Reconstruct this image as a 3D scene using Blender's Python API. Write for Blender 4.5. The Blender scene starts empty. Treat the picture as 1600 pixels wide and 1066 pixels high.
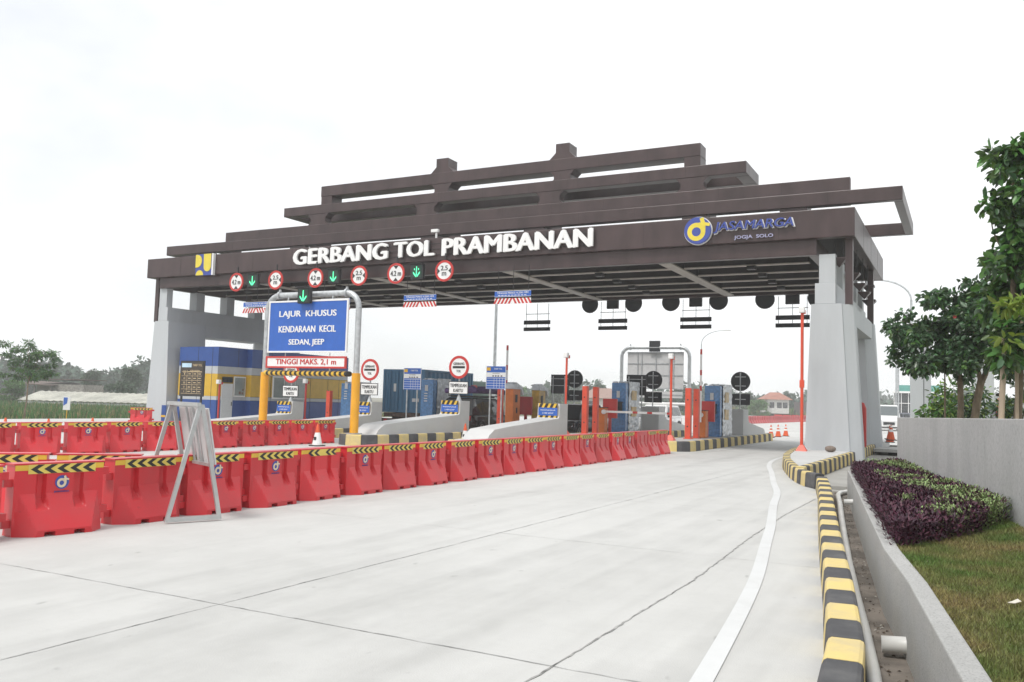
import bpy, bmesh, math, random
import numpy as np
from mathutils import Vector, Matrix
random.seed(7); rng = np.random.default_rng(7)
S = bpy.context.scene
COL = S.collection
R = math.radians
# ------------------------------------------------------------------ camera
cam = bpy.data.cameras.new('camera'); camo = bpy.data.objects.new('camera', cam); COL.objects.link(camo)
cam.sensor_width = 36.0; cam.lens = 1346.47/1600*36; cam.clip_start = .05; cam.clip_end = 3000
RT = Vector((0.88467, 0.46534, 0.02855)); FW = Vector((-0.46617, 0.88196, 0.06953)).normalized()
RT = (RT - FW*RT.dot(FW)).normalized(); UP = RT.cross(FW)
m = Matrix((RT, UP, -FW)).transposed().to_4x4(); m.translation = Vector((0, 0, 1.65))
camo.matrix_world = m
S.camera = camo
# ------------------------------------------------------------------ light
SUN_EL, SUN_AZ = R(58), R(198)          # azimuth from +Y towards +X: behind the camera, a little to the left
W = bpy.data.worlds.new('World'); S.world = W; W.use_nodes = True
nt = W.node_tree; nt.nodes.clear()
def wn(t): return nt.nodes.new(t)
sky = wn('ShaderNodeTexSky'); sky.sky_type = 'NISHITA'; sky.sun_disc = False
sky.sun_elevation = SUN_EL; sky.sun_rotation = SUN_AZ; sky.air_density = 1.0; sky.dust_density = 3.0; sky.altitude = 100
# an overcast deck: cloud white laid over the clear sky, a little thinner in places
tc = wn('ShaderNodeTexCoord'); mp = wn('ShaderNodeMapping'); mp.inputs['Scale'].default_value = (1.2, 1.2, 2.4)
ns = wn('ShaderNodeTexNoise'); ns.inputs['Scale'].default_value = 1.25; ns.inputs['Detail'].default_value = 5; ns.inputs['Roughness'].default_value = .55
rp = wn('ShaderNodeValToRGB'); rp.color_ramp.elements[0].position = .34; rp.color_ramp.elements[0].color = (.64, .64, .64, 1)
rp.color_ramp.elements[1].position = .58; rp.color_ramp.elements[1].color = (.97, .97, .97, 1)
mx = wn('ShaderNodeMix'); mx.data_type = 'RGBA'; mx.inputs['B'].default_value = (10.3, 10.5, 10.6, 1)
bg = wn('ShaderNodeBackground'); bg.inputs['Strength'].default_value = .1
wo = wn('ShaderNodeOutputWorld')
nt.links.new(tc.outputs['Generated'], mp.inputs['Vector']); nt.links.new(mp.outputs['Vector'], ns.inputs['Vector'])
nt.links.new(ns.outputs['Fac'], rp.inputs['Fac']); nt.links.new(rp.outputs['Color'], mx.inputs['Factor'])
nt.links.new(sky.outputs['Color'], mx.inputs['A']); nt.links.new(mx.outputs['Result'], bg.inputs['Color'])
nt.links.new(bg.outputs['Background'], wo.inputs['Surface'])
sl = bpy.data.lights.new('sun', 'SUN'); sl.energy = 2.0; sl.angle = R(16); sl.color = (1, .965, .92)
so = bpy.data.objects.new('sun', sl); COL.objects.link(so)
sd = Vector((math.sin(SUN_AZ)*math.cos(SUN_EL), math.cos(SUN_AZ)*math.cos(SUN_EL), math.sin(SUN_EL)))
so.rotation_euler = (-sd).to_track_quat('-Z', 'Y').to_euler()
S.view_settings.view_transform = 'Standard'; S.view_settings.look = 'None'
S.view_settings.exposure = 0.2; S.view_settings.gamma = 1.0
S.cycles.max_bounces = 8; S.cycles.volume_bounces = 2; S.cycles.transparent_max_bounces = 16
# ------------------------------------------------------------------ materials
MATS = {}
def mat(name, c, rough=.6, metal=0., var=.12, scale=3., bump=0., bscale=40., island=0., spec=.5, coat=0., detail=5., stretch=(1, 1, 1), c2=None, emit=0., trans=0., alpha=1., tl=0.):
    if name in MATS: return MATS[name]
    M = bpy.data.materials.new(name); M.use_nodes = True; n = M.node_tree; b = n.nodes['Principled BSDF']
    b.inputs['Roughness'].default_value = rough; b.inputs['Metallic'].default_value = metal
    b.inputs['Specular IOR Level'].default_value = spec; b.inputs['Coat Weight'].default_value = coat
    b.inputs['Transmission Weight'].default_value = trans; b.inputs['Alpha'].default_value = alpha
    L = n.links.new
    tc = n.nodes.new('ShaderNodeTexCoord'); mp = n.nodes.new('ShaderNodeMapping'); mp.inputs['Scale'].default_value = stretch
    L(tc.outputs['Object'], mp.inputs['Vector'])
    ns = n.nodes.new('ShaderNodeTexNoise'); ns.inputs['Scale'].default_value = scale; ns.inputs['Detail'].default_value = detail
    L(mp.outputs['Vector'], ns.inputs['Vector'])
    rp = n.nodes.new('ShaderNodeValToRGB')
    lo = [max(0, x*(1-var)) for x in c]; hi = [min(1, x*(1+var)) for x in c]
    if c2: lo, hi = c, c2
    rp.color_ramp.elements[0].position = .32; rp.color_ramp.elements[1].position = .68
    rp.color_ramp.elements[0].color = (*lo, 1); rp.color_ramp.elements[1].color = (*hi, 1)
    L(ns.outputs['Fac'], rp.inputs['Fac']); out = rp.outputs['Color']
    if island:
        g = n.nodes.new('ShaderNodeNewGeometry'); hs = n.nodes.new('ShaderNodeHueSaturation')
        mr = n.nodes.new('ShaderNodeMapRange'); mr.inputs['To Min'].default_value = 1-island; mr.inputs['To Max'].default_value = 1+island
        mh = n.nodes.new('ShaderNodeMapRange'); mh.inputs['To Min'].default_value = .47; mh.inputs['To Max'].default_value = .52
        L(g.outputs['Random Per Island'], mr.inputs['Value']); L(g.outputs['Random Per Island'], mh.inputs['Value'])
        L(mr.outputs['Result'], hs.inputs['Value']); L(mh.outputs['Result'], hs.inputs['Hue']); L(out, hs.inputs['Color']); out = hs.outputs['Color']
    L(out, b.inputs['Base Color'])
    if bump:
        n2 = n.nodes.new('ShaderNodeTexNoise'); n2.inputs['Scale'].default_value = bscale; n2.inputs['Detail'].default_value = 6
        L(mp.outputs['Vector'], n2.inputs['Vector'])
        bp = n.nodes.new('ShaderNodeBump'); bp.inputs['Strength'].default_value = bump; bp.inputs['Distance'].default_value = .02
        L(n2.outputs['Fac'], bp.inputs['Height']); L(bp.outputs['Normal'], b.inputs['Normal'])
    if emit:
        b.inputs['Emission Color'].default_value = (*c, 1); b.inputs['Emission Strength'].default_value = emit
    if tl:
        t = n.nodes.new('ShaderNodeBsdfTranslucent'); L(out, t.inputs['Color'])
        ms = n.nodes.new('ShaderNodeMixShader'); ms.inputs['Fac'].default_value = tl
        L(b.outputs['BSDF'], ms.inputs[1]); L(t.outputs['BSDF'], ms.inputs[2]); L(ms.outputs['Shader'], n.nodes['Material Output'].inputs['Surface'])
    MATS[name] = M; return M
def layered(name, c, dirt, rough=.75, s1=.35, s2=6., amt=.5, thr=(.45, .75), speck=0., bump=.15, bscale=60., stretch=(1, 1, 1), fine=.35, rv=0., streak=0.):
    """Base colour with two scales of blotches and fine specks (concrete, worn paint)."""
    if name in MATS: return MATS[name]
    M = bpy.data.materials.new(name); M.use_nodes = True; n = M.node_tree; b = n.nodes['Principled BSDF']; L = n.links.new
    b.inputs['Roughness'].default_value = rough
    tc = n.nodes.new('ShaderNodeTexCoord'); mp = n.nodes.new('ShaderNodeMapping'); mp.inputs['Scale'].default_value = stretch
    L(tc.outputs['Object'], mp.inputs['Vector'])
    def noise(s, d=6, r=.6, v=None):
        x = n.nodes.new('ShaderNodeTexNoise'); x.inputs['Scale'].default_value = s; x.inputs['Detail'].default_value = d; x.inputs['Roughness'].default_value = r
        L(v or mp.outputs['Vector'], x.inputs['Vector']); return x
    def ramp(f, a, bb):
        r = n.nodes.new('ShaderNodeMapRange'); r.inputs['From Min'].default_value = a; r.inputs['From Max'].default_value = bb; L(f, r.inputs['Value']); return r.outputs['Result']
    def mixc(f, a, bb):
        x = n.nodes.new('ShaderNodeMix'); x.data_type = 'RGBA'; L(f, x.inputs['Factor'])
        for s, k in ((a, 'A'), (bb, 'B')):
            if isinstance(s, tuple): x.inputs[k].default_value = (*s, 1)
            else: L(s, x.inputs[k])
        return x.outputs['Result']
    def mul(f, k):
        x = n.nodes.new('ShaderNodeMath'); x.operation = 'MULTIPLY'; L(f, x.inputs[0]); x.inputs[1].default_value = k; return x.outputs[0]
    n1 = noise(s1); n2 = noise(s2); n3 = noise(s2*9, 3)
    oi = n.nodes.new('ShaderNodeObjectInfo'); L(mul(oi.outputs['Random'], 40.), mp.inputs['Location'])   # each object gets its own wear
    col = mixc(mul(ramp(n1.outputs['Fac'], *thr), amt), c, dirt)
    if streak:                                             # faint wheel tracks and broom marks running with the lanes
        m2 = n.nodes.new('ShaderNodeMapping'); m2.inputs['Scale'].default_value = (1.5, .06, 1); L(tc.outputs['Object'], m2.inputs['Vector'])
        n5 = noise(1., 4, .6, m2.outputs['Vector']); col = mixc(mul(ramp(n5.outputs['Fac'], .48, .72), streak), col, tuple(x*.72 for x in dirt))
        m3 = n.nodes.new('ShaderNodeMapping'); m3.inputs['Scale'].default_value = (3.0, 46., 1); L(tc.outputs['Object'], m3.inputs['Vector'])
        n6 = noise(1., 3, .6, m3.outputs['Vector']); col = mixc(mul(ramp(n6.outputs['Fac'], .45, .75), .22), col, dirt)
    hi = tuple(min(1, x*1.07) for x in c)
    col = mixc(mul(ramp(n2.outputs['Fac'], .42, .7), .45), col, hi)
    col = mixc(mul(ramp(n3.outputs['Fac'], .50 if fine > .5 else .55, .66 if fine > .5 else .8), fine), col, tuple(x*(.62 if fine > .5 else .82) for x in c))
    if speck:
        n4 = noise(s2*2.3, 2, .5)
        col = mixc(mul(ramp(n4.outputs['Fac'], .72, .84), speck), col, tuple(x*.45 for x in dirt))
    if rv:
        hs = n.nodes.new('ShaderNodeHueSaturation'); mr = n.nodes.new('ShaderNodeMapRange'); mr.inputs['To Min'].default_value = 1-rv; mr.inputs['To Max'].default_value = 1+rv*.6
        L(oi.outputs['Random'], mr.inputs['Value']); L(mr.outputs['Result'], hs.inputs['Value']); L(col, hs.inputs['Color']); col = hs.outputs['Color']
    L(col, b.inputs['Base Color'])
    nb = noise(bscale, 5); bp = n.nodes.new('ShaderNodeBump'); bp.inputs['Strength'].default_value = bump; bp.inputs['Distance'].default_value = .01
    L(nb.outputs['Fac'], bp.inputs['Height']); L(bp.outputs['Normal'], b.inputs['Normal'])
    MATS[name] = M; return M
def wind(name, c, rough=.06):            # window glass that mirrors the sky
    return mat(name, c, rough, 0, .1, 2, spec=.9)
road_m = layered('road concrete', (.53, .53, .515), (.40, .40, .385), .85, .22, 2.4, .7, (.40, .68), .8, .3, 90, (1, .6, 1), streak=.42)
islc_m = layered('island concrete', (.50, .50, .49), (.36, .36, .35), .85, .5, 3, .5, (.45, .7), .2)
wallc_m = layered('painted concrete', (.49, .512, .53), (.41, .43, .44), .7, .5, 3, .75, (.42, .72), .15, .06, 50, (1, 1, .16))
bulk_m = layered('bulkhead concrete', (.54, .545, .54), (.44, .445, .44), .7, .8, 4, .5, (.45, .75), .1, .06)
stone_m = layered('washed aggregate', (.34, .34, .335), (.24, .24, .235), .95, .8, 9, .6, (.4, .75), .6, .8, 130, fine=.9)
stone2_m = layered('washed aggregate cap', (.46, .46, .45), (.32, .32, .31), .95, .8, 9, .6, (.4, .75), .5, .8, 130, fine=.9)
drain_m = layered('damp drain floor', (.20, .175, .15), (.075, .066, .056), .95, 1.6, 5, .9, (.38, .58), .5, .5, 40)
brown_m = mat('brown steel cladding', (.060, .038, .038), .38, 0, .22, 1.6, .03, 6, spec=.45, stretch=(1, 1, .4))
dark_m = mat('dark ceiling panel', (.018, .015, .015), .7)
rib_m = mat('lit rib underside', (.44, .40, .36), .5)  # pale colour imitates ground light bouncing onto the beam undersides
white_m = mat('white paint', (.80, .80, .79), .45, var=.04)
lett_m = mat('letter white', (.84, .84, .83), .4, var=.02)
black_m = mat('black paint', (.02, .02, .022), .5)
sblack_m = mat('sign back charcoal', (.026, .028, .034), .6)
red_m = mat('signal red', (.52, .035, .03), .45, var=.08)
plast_m = layered('red plastic', (.62, .020, .030), (.50, .05, .055), .38, 2.2, 5, .7, (.45, .72), .35, .03, 25, rv=.14)
plast2_m = layered('faded red plastic', (.52, .045, .05), (.46, .09, .09), .5, 2.2, 5, .7, (.45, .72), .3, .03, 25, rv=.14)
orange_m = mat('orange steel', (.62, .17, .03), .45, var=.1)
guard_m = mat('guard post red', (.66, .075, .035), .45, var=.12, scale=2)
yel_m = mat('traffic yellow', (.76, .44, .03), .45, var=.08)
tapeY_m = mat('reflective yellow', (.72, .46, .045), .4, var=.1)
tapeP_m = mat('pale reflective yellow', (.70, .55, .11), .4, var=.1)
tapeK_m = mat('reflective black', (.018, .018, .018), .4)
kY_m = layered('kerb yellow', (.66, .52, .20), (.50, .42, .26), .8, 2.5, 8, .85, (.4, .66), .4, .15, 60)
kK_m = layered('kerb black', (.062, .062, .066), (.15, .15, .148), .8, 2.5, 8, .8, (.45, .75), .1, .15, 60)
blue_m = mat('sign blue', (.025, .115, .46), .4, var=.06)
navy_m = mat('logo blue', (.045, .075, .33), .4, var=.05)
logoY_m = mat('logo yellow', (.74, .60, .06), .4, var=.05)
cream_m = mat('emblem cream', (.72, .60, .42), .45, var=.06)
for q in (plast_m, plast2_m):
    q.node_tree.nodes['Principled BSDF'].inputs['Sheen Weight'].default_value = .12
steel_m = mat('galvanised steel', (.50, .52, .53), .42, .55, .18, 7)
alu_m = mat('bare aluminium', (.50, .51, .51), .35, .5, .1, 5)
boardback_m = mat('grey board back', (.58, .58, .58), .6, var=.05)
green_m = mat('signal green', (.10, .95, .42), .5, emit=1.1, var=.02)
greenoff_m = mat('signal screen', (.012, .04, .028), .35)
blueP_m = mat('blue plastic wrap', (.065, .20, .43), .22, 0, .3, 9, .5, 14, spec=.8)
clearP_m = mat('clear plastic wrap', (.50, .54, .58), .2, 0, .25, 5, .35, 9, spec=.9)
yelM_m = mat('wrapped yellow', (.50, .30, .045), .3, var=.3, bump=.4, bscale=14)
glass_m = wind('dark glass', (.022, .027, .030))
winb_m = wind('booth glass', (.26, .29, .28), .08)  # paler base colour imitates the light interior and reflections in the panes
panB_m = mat('blue cladding', (.022, .072, .27), .38, var=.06)
panY_m = mat('yellow cladding', (.60, .37, .03), .38, var=.06)
panG_m = mat('grey cladding', (.44, .46, .48), .4, var=.05)
seam_m = mat('seam', (.03, .03, .035), .7)
trunk_m = mat('bark', (.20, .155, .11), .9, 0, .35, 9, .6, 30, stretch=(1, 1, .35))
bamboo_m = mat('bamboo', (.43, .34, .25), .6, 0, .2, 6, stretch=(1, 1, .3))
leafD_m = mat('dark leaf', (.066, .128, .060), .32, island=.55, spec=.65, tl=.2)
leafM_m = mat('mid leaf', (.088, .19, .045), .36, island=.45, tl=.32)
leafL_m = mat('young leaf', (.20, .30, .045), .45, island=.35, tl=.35)
leafT_m = mat('distant leaf', (.05, .095, .045), .7, island=.35)
leafF_m = mat('haze-tinted leaf', (.058, .105, .072), .8, island=.35)  # bluish, lightened green: part of the distance haze is put into the colour
corn_m = mat('crop leaf', (.055, .15, .03), .6, island=.5, tl=.2)
tassel_m = mat('crop tassel', (.30, .25, .12), .8, island=.3)
grass_m = mat('grass blade', (.10, .17, .032), .7, island=.55, c2=(.27, .215, .09), scale=1.8, tl=.25)
soil_m = mat('lawn soil', (.07, .12, .03), .95, 0, .3, 1.8, .5, 60, c2=(.18, .155, .07))
field_m = mat('field soil', (.12, .11, .06), .95, 0, .3, .05)
purp_m = mat('purple leaf', (.052, .010, .026), .5, island=.6, spec=.35)
gcov_m = mat('pale green leaf', (.20, .28, .10), .55, island=.45)
flow_m = mat('flower', (.55, .05, .07), .5)
tyre_m = mat('tyre rubber', (.018, .018, .018), .8)
rim_m = mat('alloy rim', (.45, .46, .47), .3, .7)
carW_m = mat('white car paint', (.74, .74, .73), .22, var=.02, coat=.6)
carK_m = mat('black car paint', (.010, .010, .012), .18, var=.02, spec=.35, coat=.25)
lampG_m = mat('headlamp glass', (.62, .64, .66), .12, spec=.9)
tail_m = mat('tail lamp red', (.42, .015, .02), .2)
cont_m = mat('container blue', (.045, .15, .27), .5, 0, .18, 1.1, stretch=(1, 1, .25))
rust_m = mat('rusty steel', (.07, .04, .03), .8, var=.4, scale=8)
cloth_m = mat('purple bundle cloth', (.075, .04, .13), .7, 0, .4, 6, .5, 12)
pvc_m = mat('pvc pipe', (.62, .62, .60), .4, var=.08)
# ------------------------------------------------------------------ helpers
def link(o, parent=None):
    COL.objects.link(o)
    if parent: o.parent = parent
    return o
def tag(o, label=None, cat=None, group=None, kind=None):
    if label: o['label'] = label
    if cat: o['category'] = cat
    if group: o['group'] = group
    if kind: o['kind'] = kind
    return o
def thing(name, label, cat, loc=(0, 0, 0), rz=0., group=None):
    o = bpy.data.objects.new(name, None); o.empty_display_size = .2; o.location = loc; o.rotation_euler = (0, 0, rz)
    link(o); return tag(o, label, cat, group)
def children(o): return [c for c in bpy.data.objects if c.parent == o]
KIDS = {}
def copy_tree(o, parent=None):
    c = o.copy(); COL.objects.link(c); c.parent = parent
    for ch in KIDS.get(o.name, []): copy_tree(ch, c)
    return c
def reg(o):
    KIDS.setdefault(o.name, [])
    if o.parent: KIDS.setdefault(o.parent.name, []).append(o)
    return o
def wloc(o):
    v = Vector((0, 0, 0))
    while o: v += o.location; o = o.parent
    return v
class MB:
    def __init__(s): s.v = []; s.f = []; s.m = []; s.sm = []
    def add(s, vs, fs, mi=0, smooth=False):
        o = len(s.v); s.v += [tuple(p) for p in vs]
        for f in fs: s.f.append(tuple(i+o for i in f)); s.m.append(mi); s.sm.append(smooth)
        return s
    def box(s, x0, x1, y0, y1, z0, z1, mi=0):
        return s.add([(x0, y0, z0), (x1, y0, z0), (x1, y1, z0), (x0, y1, z0), (x0, y0, z1), (x1, y0, z1), (x1, y1, z1), (x0, y1, z1)],
              [(3, 2, 1, 0), (4, 5, 6, 7), (0, 1, 5, 4), (1, 2, 6, 5), (2, 3, 7, 6), (3, 0, 4, 7)], mi)
    def loft(s, rings, mi=0, cap=True, smooth=False, closed=True):
        n = len(rings[0]); vs = [p for r in rings for p in r]; fs = []
        for i in range(len(rings)-1):
            for j in range(n if closed else n-1):
                a, b = i*n+j, i*n+(j+1) % n
                fs.append((a, b, b+n, a+n))
        s.add(vs, fs, mi, smooth)
        if cap: s.add(rings[0], [tuple(range(n))[::-1]], mi); s.add(rings[-1], [tuple(range(n))], mi)
        return s
    def ext(s, pts, ax, a, b, mi=0):      # extrude a 2-D outline along an axis; pts in the two other axes, in x,y,z order
        def P(p, t): return {'x': (t, p[0], p[1]), 'y': (p[0], t, p[1]), 'z': (p[0], p[1], t)}[ax]
        return s.loft([[P(p, a) for p in pts], [P(p, b) for p in pts]], mi)
    def tube(s, path, r, mi=0, seg=8, cap=True):
        path = [Vector(p) for p in path]; rr = r if isinstance(r, (list, tuple)) else [r]*len(path)
        rings = []; prev = None
        for i, p in enumerate(path):
            t = (path[min(i+1, len(path)-1)]-path[max(i-1, 0)]).normalized()
            u = prev - t*prev.dot(t) if prev is not None else t.orthogonal()
            if u.length < 1e-5: u = t.orthogonal()
            u.normalize(); prev = u; w = t.cross(u)
            rings.append([p+(u*math.cos(2*math.pi*k/seg)+w*math.sin(2*math.pi*k/seg))*rr[i] for k in range(seg)])
        return s.loft(rings, mi, cap, True)
    def bar(s, a, b, w, h, mi=0, up=(0, 0, 1)):
        a, b = Vector(a), Vector(b); t = (b-a).normalized(); u = t.cross(Vector(up))
        if u.length < 1e-4: u = t.orthogonal()
        u.normalize(); v = u.cross(t); u *= w/2; v *= h/2
        return s.loft([[p-u-v, p+u-v, p+u+v, p-u+v] for p in (a, b)], mi)
    def disc(s, c, r, ax='y', t=.02, mi=0, seg=32, r2=None):     # a disc or, with r2, a ring
        c = Vector(c); A = {'x': ((0, 1, 0), (0, 0, 1), (1, 0, 0)), 'y': ((1, 0, 0), (0, 0, 1), (0, 1, 0)), 'z': ((1, 0, 0), (0, 1, 0), (0, 0, 1))}[ax]
        u, v, n = map(Vector, A)
        cs = [(math.cos(2*math.pi*k/seg), math.sin(2*math.pi*k/seg)) for k in range(seg)]
        if r2 is None:
            return s.loft([[c+u*x*r+v*y*r+n*q for x, y in cs] for q in (-t/2, t/2)], mi)
        rings = [[c+u*x*q+v*y*q+n*w for x, y in cs] for q, w in ((r, -t/2), (r, t/2), (r2, t/2), (r2, -t/2), (r, -t/2))]
        return s.loft(rings, mi, False)
    def build(s, name, mats, parent=None, bevel=0., at=None):
        me = bpy.data.meshes.new(name); o = bpy.data.objects.new(name, me)
        base = wloc(parent) if parent else Vector(at or (0, 0, 0))
        vs = np.array(s.v, dtype=float)-np.array(base) if len(s.v) else np.zeros((0, 3))
        me.from_pydata(vs.tolist(), [], s.f)
        if not isinstance(mats, (list, tuple)): mats = [mats]
        for q in mats: me.materials.append(q)
        me.polygons.foreach_set('material_index', s.m); me.polygons.foreach_set('use_smooth', s.sm)
        me.update()
        bm = bmesh.new(); bm.from_mesh(me); bmesh.ops.recalc_face_normals(bm, faces=bm.faces[:]); bm.to_mesh(me); bm.free()
        link(o, parent)
        if at and not parent: o.location = at
        if bevel:
            b = o.modifiers.new('bevel', 'BEVEL'); b.width = bevel; b.segments = 2; b.limit_method = 'ANGLE'; b.angle_limit = R(40)
        return reg(o)
def quick(name, vs, fs, mats, idx=None, parent=None):            # big leaf meshes straight from arrays
    me = bpy.data.meshes.new(name); me.vertices.add(len(vs)); me.vertices.foreach_set('co', np.asarray(vs, np.float32).ravel())
    fs = np.asarray(fs, np.int32); n, k = fs.shape
    me.loops.add(n*k); me.loops.foreach_set('vertex_index', fs.ravel())
    me.polygons.add(n); me.polygons.foreach_set('loop_start', np.arange(0, n*k, k, dtype=np.int32))
    for q in (mats if isinstance(mats, (list, tuple)) else [mats]): me.materials.append(q)
    if idx is not None: me.polygons.foreach_set('material_index', np.asarray(idx, np.int32))
    me.update(calc_edges=True); me.validate()
    o = bpy.data.objects.new(name, me); link(o, parent); return reg(o)
def struct(name, mb, mats, parent=None, bevel=0.):
    o = mb.build(name, mats, parent, bevel)
    if not parent: o['kind'] = 'structure'
    return o
def text_verts(body, ext=.01, off=0., shear=0., space=1.):
    cu = bpy.data.curves.new('t', 'FONT'); cu.body = body; cu.extrude = ext; cu.offset = off; cu.shear = shear; cu.space_character = space
    cu.resolution_u = 3; cu.align_x = 'CENTER'
    o = bpy.data.objects.new('t', cu); COL.objects.link(o); bpy.context.view_layer.update()
    me = bpy.data.meshes.new_from_object(o.evaluated_get(bpy.context.evaluated_depsgraph_get()))
    v = [tuple(p.co) for p in me.vertices]; f = [tuple(p.vertices) for p in me.polygons]
    bpy.data.objects.remove(o); bpy.data.curves.remove(cu); bpy.data.meshes.remove(me)
    return v, f
def put_text(mb, body, c, w, h, depth=.012, mi=0, off=.0, axis='-y', shear=0., space=1.):
    """Letters centred at c, w wide and h tall, facing -Y, +Y, +X (upright)."""
    v, f = text_verts(body, .5, 0., shear, space)
    b = off*h*.75                                        # bold: three slightly shifted copies, each a hair further out
    a = np.array(v); lo, hi = a.min(0), a.max(0); a0 = (a-(lo+hi)/2)/(hi-lo)*np.array([w-2*b, h-.6*b, depth])
    for kx, kz, kd in (((-1, -.3, 0), (0, .3, 1), (1, 0, 2)) if off else ((0, 0, 0),)):
        a = a0+np.array([kx*b, kz*b, kd*max(.0012, depth*.04)]); put_arr(mb, a, f, c, mi, axis)
    return mb
def put_arr(mb, a, f, c, mi, axis):
    if axis == '-y': p = np.stack([a[:, 0], -a[:, 2], a[:, 1]], 1)
    elif axis == '+y': p = np.stack([-a[:, 0], a[:, 2], a[:, 1]], 1)
    else: p = np.stack([a[:, 2], a[:, 0], a[:, 1]], 1)
    mb.add((p+np.array(c)).tolist(), f, mi)
    return mb
ORD = ['first', 'second', 'third', 'fourth', 'fifth', 'sixth', 'seventh', 'eighth', 'ninth', 'tenth', 'eleventh', 'twelfth', 'thirteenth', 'fourteenth', 'fifteenth', 'sixteenth', 'seventeenth', 'eighteenth', 'nineteenth', 'twentieth']
ORD += ['twenty-'+q for q in ORD[:9]] + ['thirtieth'] + ['thirty-'+q for q in ORD[:9]] + ['fortieth'] + ['forty-'+q for q in ORD[:9]] + ['fiftieth']
def emblem(mb, c, r, ax='y', t=.006, s=-1, a=0, b=1):
    """Round badge with a looped letter: disc (material a), ring, stem and tail (material b); s is the outward side."""
    c = Vector(c)
    n = Vector((0, s, 0)) if ax == 'y' else Vector((s, 0, 0))
    U = Vector((1, 0, 0)) if ax == 'y' else Vector((0, 1, 0)); Z = Vector((0, 0, 1))
    mb.disc(c, r, ax, t, a, 36)
    q = c+n*(t/2+.002)-U*.08*r-Z*.10*r
    mb.disc(q, r*.68, ax, .004, b, 32, r*.34)
    def strip(pts, w, o=0.):
        P = [c+n*(t/2+.0045+o)+U*x*r+Z*z*r for x, z in pts]
        for i in range(len(P)-1): mb.bar(P[i]+n*.0009*i, P[i+1]+n*.0009*i, .003, w*r, b, up=(P[i+1]-P[i]).cross(n))
    strip([(.44, -.15), (.46, .2), (.42, .55), (.30, .92)], .30)
    strip([(.1, .46), (.5, .46), (.92, .38)], .24, .0035)
    return mb
# ================================================================== THE SETTING
g = MB()
gx = [-1600, -300, -120, -44.5, 60, 300, 1600]; gy = [-300, -40, 60, 130, 320, 1600]
def gz(x, y): return -1.35 if y < 200 else (-.6 if y < 400 else 0.)
vs = [(x, y, gz(x, y)) for y in gy for x in gx]; nx = len(gx)
g.add(vs, [(j*nx+i, j*nx+i+1, (j+1)*nx+i+1, (j+1)*nx+i) for j in range(len(gy)-1) for i in range(nx-1)])
struct('ground', g, field_m)
# carriageway slab: left edge fixed, right edge follows the kerb, then the leg island
KER = [(-.30, -6), (-.45, 0), (-.62, 3.6), (-.78, 5.66), (-1.07, 7.7), (-1.35, 9.5), (-1.63, 11.33), (-2.04, 14.1), (-2.45, 16.9), (-2.80, 19.0)]
ISL = [(-3.10, 19.5), (-3.42, 20.35), (-3.75, 21.5), (-4.08, 22.85), (-4.42, 24.3), (-4.68, 25.6), (-4.95, 27.2), (-5.17, 29.0), (-5.36, 31.0), (-5.42, 34)]
g = MB(); prof = KER+ISL+[(-5.42, 44), (-5.2, 46.2), (-4.4, 47)]
vs = []
for x, y in prof: vs += [(-43.5, y, 0), (x, y, 0)]
g.add(vs, [(2*i, 2*i+1, 2*i+3, 2*i+2) for i in range(len(prof)-1)])
g.add([(-43.5, 47, 0), (30, 47, 0), (30, 190, 0), (-43.5, 190, 0)], [(0, 1, 2, 3)])
g.add([(-43.5, -6, 0), (-43.5, 190, 0), (-45.5, 190, -1.4), (-45.5, -6, -1.4)], [(0, 1, 2, 3)])
struct('road', g, road_m)
joint_m = mat('joint sealant', (.36, .36, .35), .9, var=.5, scale=9); joint2_m = mat('cracked joint', (.27, .27, .26), .9, var=.6, scale=9)
def joint(pts, w, jag=.0, n=60, jm=None):
    g = MB(); P = []
    for i in range(len(pts)-1):
        for k in range(n):
            t = k/n; P.append((pts[i][0]*(1-t)+pts[i+1][0]*t, pts[i][1]*(1-t)+pts[i+1][1]*t))
    P.append(pts[-1]); vs = []
    for i, p in enumerate(P):
        a = P[max(0, i-1)]; b = P[min(len(P)-1, i+1)]; d = Vector((b[0]-a[0], b[1]-a[1])).normalized(); q = Vector((-d.y, d.x))
        o = random.gauss(0, jag); ww = w*random.uniform(.55, 1.35)/2
        vs += [(p[0]+q.x*(o-ww), p[1]+q.y*(o-ww), .004), (p[0]+q.x*(o+ww), p[1]+q.y*(o+ww), .004)]
    g.add(vs, [(2*i, 2*i+1, 2*i+3, 2*i+2) for i in range(len(P)-1)])
    struct('expansion_joint', g, jm or joint_m)
joint([(-5.18, 2), (-5.18, 30)], .010, .003, 160)
joint([(-2.30, 3.5), (-2.31, 8.2), (-2.46, 11.5), (-2.52, 14.1), (-2.49, 16.9)], .015, .006, 60, joint2_m)
for y, w in ((5.03, .009), (9.62, .007), (14.2, .007), (18.8, .006)):
    xr = np.interp(y, [p[1] for p in KER], [p[0] for p in KER])
    joint([(-43, y), (xr-.02, y)], w, .003, 300)
joint([(-9.9, 2), (-9.9, 46)], .01, .003, 200)
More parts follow.
